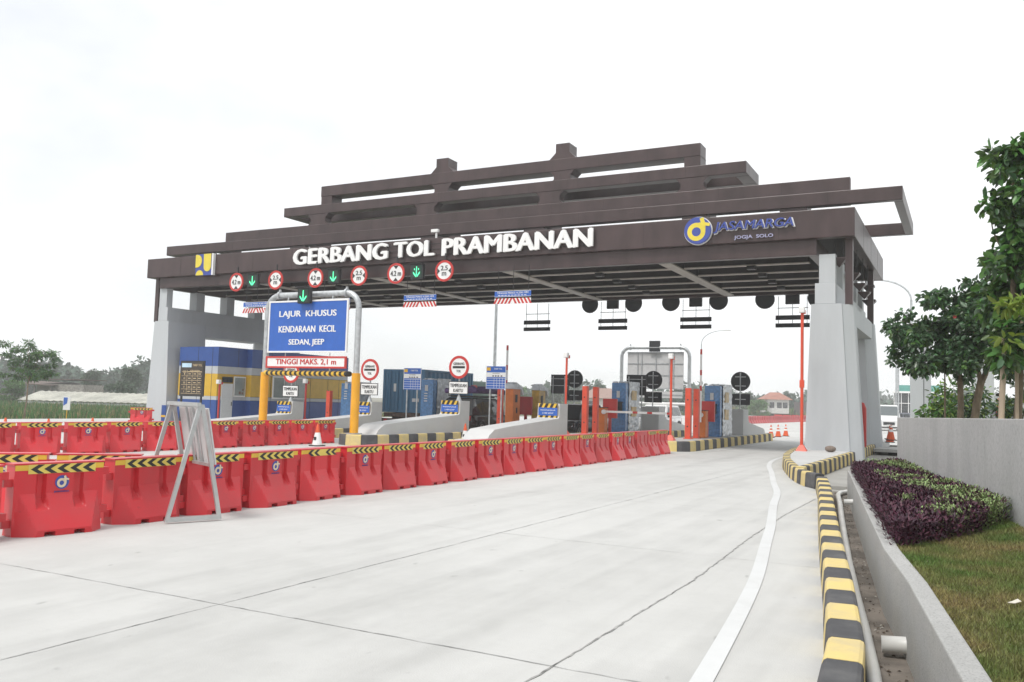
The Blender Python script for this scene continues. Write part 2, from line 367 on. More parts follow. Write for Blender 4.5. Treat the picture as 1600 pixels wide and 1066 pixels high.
# painted edge line
line_m = layered('road paint', (.60, .61, .61), (.50, .50, .49), .7, 1.2, 6, .7, (.45, .72), .2, .1)
EL = [(-1.28, 3.6), (-1.42, 5.25), (-1.77, 8.3), (-2.18, 10.9), (-2.48, 12.75), (-2.92, 15.2), (-3.31, 17.6), (-3.80, 19.8), (-4.45, 22.9), (-5.12, 26.0), (-5.50, 29.0), (-5.62, 34), (-5.62, 46), (-5.0, 54), (-3.6, 62)]
g = MB(); vs = []; P = []
for i in range(len(EL)-1):
    p0 = EL[max(0, i-1)]; p1 = EL[i]; p2 = EL[i+1]; p3 = EL[min(len(EL)-1, i+2)]
    for k in range(8):
        t = k/8; P.append([.5*((2*p1[a])+(-p0[a]+p2[a])*t+(2*p0[a]-5*p1[a]+4*p2[a]-p3[a])*t*t+(-p0[a]+3*p1[a]-3*p2[a]+p3[a])*t**3) for a in (0, 1)])
for i, p in enumerate(P):
    a = P[max(0, i-1)]; b = P[min(len(P)-1, i+1)]; d = Vector((b[0]-a[0], b[1]-a[1])).normalized(); q = Vector((d.y, -d.x))*.066
    vs += [(p[0]-q.x, p[1]-q.y, .008), (p[0]+q.x, p[1]+q.y, .008)]
g.add(vs, [(2*i, 2*i+1, 2*i+3, 2*i+2) for i in range(len(P)-1)])
struct('road_marking', g, line_m)
g = MB()
for x in (-8.35,): g.box(x-.06, x+.06, 32, 78, .004, .009)
struct('road_marking', g, line_m)

def smooth_path(pts, step):
    """Resample a polyline at an even step."""
    out = [Vector((*pts[0], 0))]; acc = 0
    for i in range(len(pts)-1):
        a = Vector((*pts[i], 0)); b = Vector((*pts[i+1], 0)); L = (b-a).length; t = step-acc
        while t <= L: out.append(a.lerp(b, t/L)); t += step
        acc = L-(t-step)
    return out
def kerb_run(pts, blk, h, w, side, first=0, parent=None, name='kerb', tw=None, z0=-.02):
    """Kerb stones painted in alternate colours; side +1 puts the width to the left of the path."""
    sub = 3; P = smooth_path(pts, blk/sub); g = MB(); cnt = (len(P)-1)//sub
    def cs(i):
        a = P[max(0, i-1)]; b = P[min(len(P)-1, i+1)]; d = (b-a).normalized(); n = Vector((-d.y, d.x, 0))*side; p = P[i]
        prof = [(0, z0), (0, .12*h), (.014, h-.04), (.026, h-.012), (.045, h), (w-.03, h), (w-.008, h-.01), (w, h-.03), (w, z0)]
        return [p+n*u+Vector((0, 0, z)) for u, z in prof]
    for k in range(cnt):
        rings = [cs(k*sub+j) for j in range(sub+1)]
        for r in (0, -1):                      # a hair's gap between blocks
            o = rings[1] if r == 0 else rings[-2]
            rings[r] = [p.lerp(q, .035) for p, q in zip(rings[r], o)]
        g.loft(rings, (k+first) % 2)
    return struct(name, g, [kY_m, kK_m], parent)
kerb_run([(-.55, 1.2)]+KER[2:]+[(-2.86, 19.3)], .5, .27, .235, -1, 0)
# leg island at the right and its kerbs
LI = [(-2.84, 19.15)]+ISL+[(-5.42, 44.0), (-5.2, 45.8), (-4.4, 46.6), (-3.5, 46.6)]
g = MB(); right = [(-2.9, 19.2), (-3.35, 20.6), (-3.35, 46.6)]
g.ext([(x+.2, y) for x, y in ISL]+[(-5.22, 44), (-4.9, 45.9), (-3.35, 46.2), (-3.35, 20.8)], 'z', -.05, .285)
isl = struct('traffic_island', g, islc_m)
kerb_run(LI[:-2], .42, .31, .22, -1, 1, isl)
kerb_run([(-3.30, 20.75), (-3.18, 30.4)], .42, .33, .20, 1, 0, isl)
kerb_run([(-3.25, 33.6), (-3.25, 38.0)], .42, .33, .20, 1, 0, isl)
# drain, its apron and the garden
g = MB()
DW = [(-.42, -6), (.02, 2), (-.02, 4.47), (-.38, 6.87), (-.66, 8.4), (-1.12, 11.6), (-1.56, 14.7), (-2.0, 17.8), (-2.13, 18.6)]
vs = []
DZ = -.13
ys = np.linspace(-6, 20.3, 40)
for y in ys:
    xl = np.interp(y, [p[1] for p in KER], [p[0] for p in KER])+.15; xr = np.interp(y, [p[1] for p in DW], [p[0] for p in DW])+.1
    vs += [(xl, y, DZ), (xr, y, DZ)]
g.add(vs, [(2*i, 2*i+1, 2*i+3, 2*i+2) for i in range(len(ys)-1)])
struct('drain', g, drain_m)
g = MB(); g.box(-3.3, -1.75, 20.6, 46, -.9, -.03); g.box(-2.95, -2.1, 20.25, 20.62, -.9, -.12); g.box(-2.9, -2.0, 19.95, 20.27, -.9, -.22)
struct('drain_apron', g, layered('apron concrete', (.36, .355, .335), (.22, .21, .19), .9, .9, 5, .6, (.4, .7), .4, .3), None, .015)
# planter wall between drain and bed
def wallrun(pts, t, z0, z1, name, mt, label, cat, side=1, n=1):
    P = [Vector((*p, 0)) for p in pts]; rings = []
    for i, p in enumerate(P):
        d = (P[min(len(P)-1, i+1)]-P[max(0, i-1)]).normalized(); q = Vector((d.y, -d.x, 0))*side
        rings.append([p+Vector((0, 0, z0)), p+Vector((0, 0, z1)), p+q*t+Vector((0, 0, z1)), p+q*t+Vector((0, 0, z0))])
    g = MB().loft(rings)
    o = g.build(name, mt, None, .012, at=(pts[0][0], pts[0][1], z0)); return tag(o, label, cat)
PW = DW[1:]
wallrun([(.14, 0), (.10, 2)]+PW[1:], .13, -.6, .45, 'planter_wall', stone2_m, 'low grey aggregate retaining wall between the drain and the planted bed', 'wall')
TW = [(2.2, 2.5), (1.35, 6.4), (.53, 10.3), (-1.22, 18.75)]
def tw_top(y): return 1.62 if y < 10 else 1.62-(y-10)*.0085
P = [Vector((*p, 0)) for p in TW]; rings = []
for p in P:
    rings.append([p+Vector((0, 0, -.3)), p+Vector((0, 0, tw_top(p.y))), p+Vector((.28, .06, tw_top(p.y))), p+Vector((.28, .06, -.3))])
w = MB().loft(rings).build('garden_wall', layered('streaked aggregate', (.44, .44, .435), (.33, .33, .325), .95, 1.6, 9, .6, (.42, .66), .5, .7, 130, (1, 1, .30), fine=.8), None, .01, at=(.5, 10, -.3))
tag(w, 'tall grey rendered garden wall with rain streaks behind the purple plants', 'wall')
# lawn and planted ground
g = MB(); vs = []; ys = np.linspace(0, 18.7, 30)
LN = len(ys)
for i, y in enumerate(ys):
    xl = np.interp(y, [p[1] for p in PW[::1]], [p[0] for p in PW])+.10; xr = np.interp(y, [p[1] for p in TW[::1]], [p[0] for p in TW])+.1
    for k in range(9):
        t = k/8; vs.append((xl+(xr-xl)*t, y, .405+.10*t*t+.02*math.sin(3*t+y)))
g.add(vs, [(9*i+k, 9*i+k+1, 9*i+k+10, 9*i+k+9) for i in range(LN-1) for k in range(8)], 0, True)
struct('lawn', g, soil_m)
g = MB(); g.add([(-1.0, 18.9, 1.0), (12, 14, 1.0), (14, 60, .8), (-1.3, 44, .8)], [(0, 1, 2, 3)])
g.add([(2.4, 2.4, 1.0), (14, 2, 1.0), (14, 18, 1.0), (-.98, 18.8, 1.0)], [(0, 1, 2, 3)])
struct('raised_ground', g, soil_m)
def lawn_z(x, y):
    xl = np.interp(y, [p[1] for p in PW], [p[0] for p in PW])+.10; xr = np.interp(y, [p[1] for p in TW], [p[0] for p in TW])+.1
    t = np.clip((x-xl)/(xr-xl), 0, 1); return .405+.10*t*t+.02*np.sin(3*t+y)
def blades(n, xy, zf, h, w, name, mats, lean=.5, idxp=None):
    x, y = xy(n); z = zf(x, y); n = len(x); a = rng.uniform(0, 2*np.pi, n); hh = h*rng.uniform(.5, 1.2, n); l = lean*hh*rng.uniform(.2, 1.2, n); b = rng.uniform(0, 2*np.pi, n)
    p0 = np.stack([x-np.cos(a)*w/2, y-np.sin(a)*w/2, z], 1); p1 = np.stack([x+np.cos(a)*w/2, y+np.sin(a)*w/2, z], 1)
    m_ = np.stack([x+np.cos(b)*l, y+np.sin(b)*l, z+hh], 1)
    vs = np.stack([p0, p1, m_], 1).reshape(-1, 3); fs = np.arange(3*n).reshape(-1, 3)
    o = quick(name, vs, fs, mats, None if idxp is None else (rng.random(n) < idxp).astype(int)); return o
def lawn_xy(n):
    y = 4.2+ (rng.random(n)**1.5)*9.2; xl = np.interp(y, [p[1] for p in PW], [p[0] for p in PW])+.11; xr = np.interp(y, [p[1] for p in TW], [p[0] for p in TW])-.01
    x = xl+(xr-xl)*rng.random(n); k = y < 8.75+(x+.5)*2.3+.2; return x[k], y[k]
tag(blades(95000, lawn_xy, lawn_z, .036, .0075, 'lawn_grass', grass_m, .9), 'short patchy green and straw grass sloping up from the planter wall', 'grass', kind='stuff')
# purple and pale green bedding plants
def bed(name, n, pick, mt, leaf, hgt, label, cat):
    y = 8.3+10.2*rng.random(n*3); xl = np.interp(y, [p[1] for p in PW], [p[0] for p in PW])+.10; xr = np.interp(y, [p[1] for p in TW], [p[0] for p in TW])-.02
    t = rng.random(n*3); x = xl+(xr-xl)*t; k = (y > 8.75+(x+.5)*2.3) & pick(x, y, t); x, y = x[k][:n], y[k][:n]; n = len(x)
    L = 15; px = np.repeat(x, L); py = np.repeat(y, L); N = n*L
    a = rng.uniform(0, 2*np.pi, N); el = rng.uniform(.1, 1.2, N); zz = lawn_z(px, py)+hgt*rng.uniform(.05, 1., N); rr = rng.uniform(0, .07, N)
    c = np.stack([px+np.cos(a)*rr, py+np.sin(a)*rr, zz], 1); d = np.stack([np.cos(a)*np.cos(el), np.sin(a)*np.cos(el), np.sin(el)], 1)
    s = np.stack([-np.sin(a), np.cos(a), 0*a], 1); ln = leaf*rng.uniform(.6, 1.3, N)[:, None]; wd = ln*.2
    vs = np.stack([c, c+d*ln*.5+s*wd, c+d*ln, c+d*ln*.5-s*wd], 1).reshape(-1, 3)
    return tag(quick(name, vs, np.arange(4*N).reshape(-1, 4), mt), label, cat, kind='stuff')
def patch(x, y): return np.sin(x*6.1+y*2.3)+np.sin(y*3.7-x*4.3+1.2)+.9*np.sin(x*9+4*y)+.8*np.sin(y*6.3+x*2)
def midg(x, y, t): return ((t > .22) & (patch(x, y)+2.2*(t-.5)+rng.normal(scale=.5, size=len(x)) > 1.0)) | ((y < 10.7+(x+.5)*2.0) & (t > .45) & (t < .95) & (y > 9.4+(x+.5)*2.3) & (rng.random(len(x)) < .5))
bed('purple_bedding', 5200, lambda x, y, t: ~midg(x, y, t) | (rng.random(len(x)) < .45), purp_m, .055, .24, 'dense purple-leaved bedding plants filling the raised bed', 'plants')
bed('green_bedding', 2100, midg, gcov_m, .042, .27, 'pale green and cream ground cover growing in patches among the purple plants', 'plants')
# crop fields
def field(n, xa, xb, ya, yb, h, name, label, w=.16, zf=lambda x, y: np.full_like(x, -1.35)):
    def xy(n): return xa+(xb-xa)*rng.random(n), ya+(yb-ya)*rng.random(n)**1.4
    return tag(blades(n, xy, zf, h, w, name, [corn_m, tassel_m], .35, .22), label, 'crop', kind='stuff')
field(80000, -125, -46.5, 22, 84, 1.25, 'crop_field', 'field of tall green crop with pale tassels beyond the left barriers', .2)
field(36000, -110, 20, 195, 250, 2.6, 'crop_field', 'green field behind the far line of red barriers', .5, lambda x, y: np.where(y < 200, -1.3, -.9))
# ================================================================== THE GATE
XC = -20.58
GX0, GX1, GY0, GY1 = -37.88, -3.28, 30.615, 41.737
gate = thing('toll_gate', 'wide dark brown toll gate with stepped roof beams on grey concrete legs', 'toll gate', (XC, 36.2, 0))
def ring(mb, x0, x1, y0, y1, z0, z1, w):
    """A rectangular ring of box beams, each butted to its neighbours."""
    mb.box(x0, x1, y0, y0+w, z0, z1); mb.box(x0, x1, y1-w, y1, z0, z1)
    mb.box(x0, x0+w, y0+w, y1-w, z0, z1); mb.box(x1-w, x1, y0+w, y1-w, z0, z1); return mb
ring(MB(), GX0, GX1, GY0, GY1, 7.52, 8.508, .35).build('fascia', brown_m, gate, .02)
g = MB(); g.box(GX0+.36, GX1-.36, GY0+.36, GY1-.36, 8.20, 8.32); g.build('roof_deck', dark_m, gate)
seam2_m = mat('cladding seam', (.032, .02, .02), .6)
g = MB()
for k in range(1, 14): x = GX0+k*2.47; g.box(x-.007, x+.007, GY0-.004, GY0-.001, 7.53, 8.5)
for k in range(1, 4): y = GY0+k*2.78; g.box(GX1+.001, GX1+.004, y-.007, y+.007, 7.53, 8.5)
g.build('cladding_seam', seam2_m, gate)
def seams(y, x0, x1, z0, z1, n):
    g = MB()
    for k in range(1, n): x = x0+(x1-x0)*k/n; g.box(x-.007, x+.007, y-.004, y-.001, z0+.01, z1-.01)
    g.build('cladding_seam', seam2_m, gate)
XC_ = -20.58
seams(32.884, XC_-18.6, XC_+18.6, 9.15, 9.652, 15); seams(35.2, XC_-16.6, XC_+16.6, 9.66, 10.736, 13); seams(35.45, XC_-12.5, XC_+12.5, 11.378, 11.872, 10); seams(36.0, XC_-10.4, XC_+10.4, 12.46, 13.03, 9)
g = MB(); ring(g, GX0+.75, GX1-1.25, GY0+.20, GY1-.25, 6.975, 7.518, .3).build('girder', brown_m, gate, .015)
for x in (-30.3, -23.55, -16.8, -10.05):
    MB().box(x-.2, x+.2, GY0+.51, GY1-.56, 7.03, 8.19).box(x-.24, x+.24, GY0+.51, GY1-.56, 6.985, 7.028, 1).build('cross_beam', [dark_m, rib_m], gate)  # thin pale strip below: bounce light painted onto a dark beam
for y in (32.95, 34.95, 36.9, 38.85, 40.4):
    g = MB()
    xs = [GX0+1.06, -30.3, -23.55, -16.8, -10.05, GX1-1.56]
    for a, b in zip(xs[:-1], xs[1:]): g.box(a+.245, b-.245, y-.05, y+.05, 7.075, 7.6); g.box(a+.245, b-.245, y-.12, y+.12, 7.035, 7.073, 1)  # lower strip carries the painted bounce light, web stays dark
    g.build('ceiling_rib', [dark_m, rib_m], gate)
for i, y in enumerate((32.95, 34.95, 36.9, 38.85)):
    for x in (-33, -27, -20.2, -13.4, -7.2):
        MB().box(x-.16, x+.16, y-.15, y+.15, 6.90, 7.03).build('downlight', black_m, gate)
# stepped beams over the roof
T1 = (32.884, 39.77, 18.635, 9.15, 9.652)
ring(MB(), XC-T1[2], XC+T1[2], T1[0], T1[1], T1[3], T1[4], .30).build('roof_beam', brown_m, gate, .02)
for x in (-36.2, -29.8, -21.86, -16.5, -9.45, -5.68):
    for y in (33.0, 39.25):
        MB().box(x-.5, x+.5, y-.05, y+.22, 8.325, 9.147).build('beam_support', brown_m, gate)
T2 = (35.2, 35.55, 16.634, 9.66, 10.736)
MB().box(XC-T2[2], XC+T2[2], T2[0], T2[1], T2[3], T2[4]).build('roof_beam', brown_m, gate, .02)
for x in (-36.2, -29.8, -21.86, -16.5, -9.45, -5.68): MB().box(x-.3, x+.3, 33.52, 35.18, 9.32, 9.62).build('tie_beam', brown_m, gate)
T3 = (35.45, 37.918, 12.574, 11.378, 11.872)
ring(MB(), XC-T3[2], XC+T3[2], T3[0], T3[1], T3[3], T3[4], .55).build('roof_beam', brown_m, gate, .02)
T4 = (36.0, 36.9, 10.486, 12.46, 13.03)
MB().box(XC-T4[2], XC+T4[2], T4[0], T4[1], T4[3], T4[4]).build('roof_beam', brown_m, gate, .02)
def octo(mb, x, y0, y1, za, zb, w, k):      # post between two beams, flared at both ends
    mb.ext([(x-w-k, za), (x+w+k, za), (x+w, za+k), (x+w, zb-k), (x+w+k, zb), (x-w-k, zb), (x-w, zb-k), (x-w, za+k)], 'y', y0, y1)
for x in (-30.75, -23.84, -17.0, -10.29):
    for y in (35.47,):
        g = MB(); octo(g, x, y, y+.5, 10.738, 11.376, .5, .22); g.build('roof_post', brown_m, gate)
for x in (-30.68, -23.3, -16.65, -10.45):
    end = x in (-30.68, -10.45)
    g = MB(); octo(g, x, 36.02, 36.88, 11.874, 12.458, .36 if end else .42, .02 if end else .2); g.build('roof_post', brown_m, gate)
    if not end:
        g = MB(); g.ext([(x-.66, 13.032), (x+.66, 13.032), (x+.35, 13.33), (x+.35, 13.76), (x-.35, 13.76), (x-.35, 13.33)], 'y', 36.02, 36.88); g.build('finial', brown_m, gate, .02)
# legs: right side, then mirrored to the left
def leg_side(s):
    X = lambda x: x if s > 0 else 2*XC-x
    for y0, y1, zf in ((30.92, 33.4, -.3), (38.1, 40.9, -.3)):
        g = MB()
        def ringz(xa, xb, z): return [(X(xa), y0, z), (X(xb), y0, z), (X(xb), y1, z), (X(xa), y1, z)]
        g.loft([ringz(-4.94, -3.42, zf), ringz(-4.72, -3.72, 5.28)])
        g.build('leg', wallc_m, gate, .02)
        g = MB()                                      # outer fin with a chamfered front that carries the steel post
        c = .18
        yf0, yf1 = (y0-.0, y0+.78)
        def fin(xi, xo, z): return [(X(xi), yf0+.06, z), (X(xo-.03), yf0+.06+c, z), (X(xo), yf0+.1+c, z), (X(xo), yf1, z), (X(xi), yf1, z)]
        g.loft([fin(-3.415, -3.03, -.45), fin(-3.715, -3.37, 5.26)])
        g.build('leg_fin', wallc_m, gate)
        px = -3.52
        yp = yf0+.12 if y0 < 35 else yf1-.32
        if y0 < 35: MB().box(X(px)-.12, X(px)+.12, yp+.06, yp+.28, 5.262, 7.518).build('steel_post', brown_m, gate)
        else: MB().box(X(px)-.12, X(px)+.12, yp-.1, yp+.14, 5.262, 7.518).build('steel_post', brown_m, gate)
    g = MB(); a, b = sorted((X(-4.72), X(-3.72)))
    g.box(a+.003, b-.003, 33.41, 38.09, 4.62, 5.28)
    a, b = sorted((X(-4.60), X(-3.93)))
    g.box(a, b, 30.93, 40.88, 5.283, 6.0)
    a, b = sorted((X(-3.715), X(-3.41)))
    g.box(a, b, 31.75, 38.0, 4.60, 5.27)
    g.build('side_beam', wallc_m, gate, .01)
    for y in (31.05, 33.2, 35.35, 37.5, 39.9):
        a, b = sorted((X(-4.47), X(-3.93)))
        MB().box(a, b-.004, y-.28 if y > 31.1 else 30.95, y+.28, 6.003, 7.0).build('stub_column', wallc_m, gate, .01)
leg_side(1); leg_side(-1)
g = MB(); g.box(-3.2, -1.85, 37.3, 38.2, -.9, .22); g.box(-3.2, -1.85, 36.2, 37.3, .10, .22)
g.box(-2.75, -2.1, 37.22, 37.298, -.9, .08, 1)
struct('drain_culvert', g, [stone2_m, black_m])
# fascia lettering
sg = thing('gate_sign', 'large white raised letters GERBANG TOL PRAMBANAN on the brown fascia', 'sign', (XC, 30.5, 7.7))
for wd, x0, x1, zc, h in (('GERBANG', -27.78, -22.36, 8.05, .74), ('TOL', -22.06, -19.93, 8.06, .70), ('PRAMBANAN', -19.58, -12.69, 8.05, .74)):
    g = MB(); put_text(g, wd, ((x0+x1)/2, 30.47, zc), x1-x0, h, .09, 0, .10); g.build('lettering', lett_m, sg)
g = MB()
for z in (7.78, 8.02, 8.26): g.tube([(-27.6, 30.575, z), (-12.8, 30.575, z)], .012, 0, 5)
for x in np.arange(-27.4, -12.8, .55): g.tube([(x, 30.585, 7.7), (x, 30.585, 8.42)], .010, 0, 5)
g.build('mounting_grid', black_m, sg)
# blue and yellow square badge at the left end
pb = thing('square_badge', 'square blue and yellow emblem panel at the left end of the fascia', 'emblem', (-33.6, 30.55, 7.5))
x0, x1, z0, z1 = -34.17, -33.06, 7.47, 8.53
MB().box(x0, x1, 30.47, 30.61, z0, z1).build('panel', navy_m, pb)
MB().box(x1+.002, x1+.10, 30.46, 30.61, z0-.01, z1+.01).build('edge', white_m, pb)
def arcpts(cx, cz, r, a0, a1, n=16): return [(cx+r*math.cos(R(a0+(a1-a0)*k/n)), cz+r*math.sin(R(a0+(a1-a0)*k/n))) for k in range(n+1)]
g = MB(); W_ = x1-x0; H_ = z1-z0
g.ext([(x0, z0+.38*H_)]+[(p, q) for p, q in arcpts(x0+.10*W_, z0+.68*H_, .30*H_, -90, 90)]+[(x0, z1-.02*H_)], 'y', 30.45, 30.468)
g.ext(arcpts(x0+.27*W_, z0, .23*W_, 0, 180), 'y', 30.45, 30.468)
g.ext([(x0+.50*W_, z1)]+arcpts(x0+.74*W_, z0+.40*H_, .22*W_, 180, 360)+[(x0+.96*W_, z1)], 'y', 30.45, 30.468)
g.build('motif', logoY_m, pb)
lg = thing('logo_sign', 'round blue badge with yellow loop and blue JASAMARGA JOGJA SOLO lettering', 'sign', (-7, 30.55, 7.6))
g = MB(); emblem(g, (-8.6, 30.5, 8.02), .49, 'y', .16, -1, 0, 1); g.disc((-8.6, 30.56, 8.02), .52, 'y', .08, 2, 40); g.build('badge', [navy_m, logoY_m, lett_m], lg)
g = MB(); put_text(g, 'JASAMARGA', (-6.63, 30.50, 8.08), 2.78, .40, .10, 0, .018, '-y', .18); put_text(g, 'JASAMARGA', (-6.61, 30.57, 8.065), 2.83, .44, .04, 1, .045, '-y', .18); g.build('lettering', [navy_m, lett_m], lg)
g = MB(); put_text(g, 'JOGJA  SOLO', (-6.62, 30.55, 7.68), 1.36, .155, .06, 0, .03); g.build('lettering', mat('pale violet letter', (.42, .42, .60), .4), lg)
cc = thing('security_camera', 'white security camera on a short post above the fascia lettering', 'camera', (-20.1, 30.8, 8.508))
MB().tube([(-20.1, 30.8, 8.51), (-20.1, 30.8, 8.78)], .045).build('post', white_m, cc)
g = MB(); g.box(-20.33, -19.98, 30.7, 30.86, 8.78, 8.92); g.build('housing', white_m, cc, .02)
# hanging ornaments under the right eave
for i, (x, y, z, s) in enumerate(((-3.86, 31.35, 6.85, .24), (-3.62, 33.4, 6.62, .22), (-3.62, 35.4, 6.5, .22), (-3.62, 37.2, 6.4, .22), (-3.6, 38.6, 6.85, .24), (-3.6, 39.0, 6.28, .26))):
    h = thing('hanging_ornament', '%s dark pyramid ornament hanging on rods under the right eave, counted from the front' % ORD[i], 'ornament', (x, y, z), 0, 'pyramid ornaments under the right eave')
    g = MB(); b = [(x-s, y-s, z), (x+s, y-s, z), (x+s, y+s, z), (x-s, y+s, z)]
    g.loft([b, [(p[0], p[1], z+.05) for p in b]]); g.add(b+[(x, y, z-s*1.15)], [(0, 1, 4), (1, 2, 4), (2, 3, 4), (3, 0, 4)]); g.build('pyramid', brown_m, h)
    g = MB()
    for d in (-.12, .12): g.tube([(x+d, y, z+.04), (x+d, y, 7.52)], .018, 0, 5)
    g.build('rod', black_m, h)
# ================================================================== SIGNS ON THE GATE
def round_sign(x, z, kind, lane):
    lab = {'h': 'round white %s sign reading 4.2 m over the %s lane from the left', 'w': 'round white %s sign reading 2.5 m over the %s lane from the left'}[kind] % ('red-rimmed', lane)
    t = thing('height_limit_sign' if kind == 'h' else 'width_limit_sign', lab, 'road sign', (x, 30.2, z), 0, 'round limit signs under the fascia')
    MB().disc((x, 30.25, z), .36, 'y', .03, 0, 36).build('face', white_m, t)
    MB().disc((x, 30.25, z), .45, 'y', .05, 0, 40, .355).build('rim', red_m, t)
    g = MB()
    if kind == 'h':
        put_text(g, '4.2 m', (x, 30.228, z), .56, .23, .006, 0, .05)
        for s in (-1, 1): g.ext([(x-.13, z+s*.335), (x+.13, z+s*.335), (x, z+s*.19)], 'y', 30.222, 30.234)
    else:
        put_text(g, '2.5', (x, 30.228, z+.12), .35, .2, .006, 0, .05); put_text(g, 'm', (x, 30.228, z-.13), .22, .15, .006, 0, .05)
        for s in (-1, 1): g.ext([(x+s*.335, z-.12), (x+s*.335, z+.12), (x+s*.21, z)], 'y', 30.222, 30.234)
    g.build('symbol', black_m, t)
    MB().box(x-.03, x+.03, 30.285, 30.33, z-.2, z+.75).build('bracket', black_m, t)
def arrow(mb, x, y, z, s, mi=0, tails=False):
    mb.box(x-.07*s, x+.07*s, y-.004, y+.004, z-.55*s if not tails else z-.5*s, z+.75*s, mi)
    for d in (-1, 1):
        mb.ext([(x+d*.08*s, z-.75*s), (x+d*.08*s, z-.52*s), (x+d*.55*s, z+.05*s), (x+d*.55*s, z-.2*s)], 'y', y-.004, y+.004, mi)
        if tails: mb.box(x+d*.35*s-.05*s, x+d*.35*s+.05*s, y-.004, y+.004, z+.25*s, z+.5*s, mi)
def signal(x, y, z, w, lab, grp, back=False, tails=False):
    t = thing('lane_signal', lab, 'lane signal', (x, y, z-w), 0, grp)
    g = MB(); g.box(x-w, x+w, y, y+.16, z-w, z+w); g.build('housing', sblack_m if back else black_m, t, .02)
    if not back:
        MB().box(x-w*.82, x+w*.82, y-.012, y-.002, z-w*.82, z+w*.82).build('screen', greenoff_m, t)
        g = MB(); arrow(g, x, y-.018, z-.02, w*.95, 0, tails); g.build('arrow', green_m, t)
        MB().box(x-w, x+w, y-.14, y-.0, z+w+.003, z+w+.03).build('hood', black_m, t)
LN = ['first', 'second', 'third']
for i, (h, a, w) in enumerate(((-31.1, -30.02, -28.6), (-26.2, -25.13, -23.73), (-21.74, -20.64, -19.28))):
    zz = (6.99, 6.99, 7.0)[i]
    round_sign(h, zz, 'h', LN[i]); round_sign(w, zz, 'w', LN[i])
    signal(a, 30.2, zz+.03, .32, 'square lane signal with a green down arrow over the %s lane from the left' % LN[i], 'green lane signals under the fascia', False, i == 2)
RS = layered('red reflective', (.55, .05, .05), (.5, .05, .05), .4)
def board(x, y, lab, back=False, ztop=6.06, w=1.64):
    t = thing('clearance_board', lab, 'hanging sign', (x, y, 5.5), 0, 'hanging clearance boards on the far side' if back else 'hanging clearance boards on the near side')
    zb = ztop-.24
    if back:
        MB().box(x-w/2, x+w/2, y, y+.03, zb+.02, ztop).build('upper_panel', sblack_m, t); MB().box(x-w/2, x+w/2, y, y+.03, zb-.34, zb-.14).build('lower_panel', sblack_m, t)
    else:
        MB().box(x-w/2, x+w/2, y, y+.03, zb, ztop).build('blue_panel', blue_m, t)
        g = MB(); put_text(g, 'TINGGI MAKS 4.200 MM', (x, y-.006, zb+.155), w*.86, .075, .006, 0, .015)
        for k in range(9): q = x-w*.40+k*w*.09; g.box(q, q+w*.06, y-.006, y-.001, zb+.045, zb+.07)
        for a, b, c, d in ((x-w/2, x+w/2, zb, zb+.014), (x-w/2, x+w/2, ztop-.014, ztop)): g.box(a, b, y-.005, y-.001, c, d)
        g.build('lettering', white_m, t)
        g = MB(); z0, z1 = zb-.28, zb-.06; g.box(x-w/2, x+w/2, y, y+.03, z0, z1, 0)
        for s in (-1, 1):
            for k in range(5):
                a = .02+k*.165
                g.ext([(x+s*(a+.10), z0), (x+s*(a+.19), z0), (x+s*(a+.07), z1), (x+s*max(a-.02, .0), z1)] if True else [], 'y', y-.006, y-.001, 1)
        g.build('striped_panel', [white_m, red_m], t)
    g = MB()
    for d in (-.42, 0, .42):
        g.tube([(x+d*w, y+.05, zb-.25), (x+d*w, y+.05, 7.0 if back else 7.1)], .014, 0, 5)
    if back: g.box(x-.45*w, x+.45*w, y+.06, y+.085, 6.42, 6.45)
    g.build('hanger_rod', black_m, t)
for i, x in enumerate((-29.8, -25.05, -20.5, -16.05)):
    board(x, 30.3, 'hanging blue TINGGI MAKS board over a striped plate, %s lane from the left' % ORD[i], ztop=(6.0, 6.02, 6.04, 6.06)[i])
for i, (x, w) in enumerate(((-20.7, 1.6), (-16.3, 1.6), (-11.9, 1.58), (-7.25, 1.56))):
    board(x, 42.0, 'pair of dark plates hanging under the far edge of the gate, %s from the left' % ORD[i], True, 6.08, w)
    if i:
        q = ['second', 'third', 'fourth'][i-1]
        for d, k in ((-1.27, 'left'), (1.15, 'right')):
            t = thing('round_sign_back', 'dark back of the round sign %s of the %s pair of far hanging plates' % (k, q), 'road sign', (x+d, 41.9, 6.85), 0, 'round sign backs along the far edge')
            MB().disc((x+d, 41.95, 6.86), .46, 'y', .04, 0, 36).build('panel', sblack_m, t); MB().box(x+d-.03, x+d+.03, 41.975, 42.02, 6.6, 7.5).build('bracket', black_m, t)
        signal(x, 41.9, 6.92, .32, 'dark back of the lane signal above the %s pair of far hanging plates' % q, 'signal backs along the far edge', True)
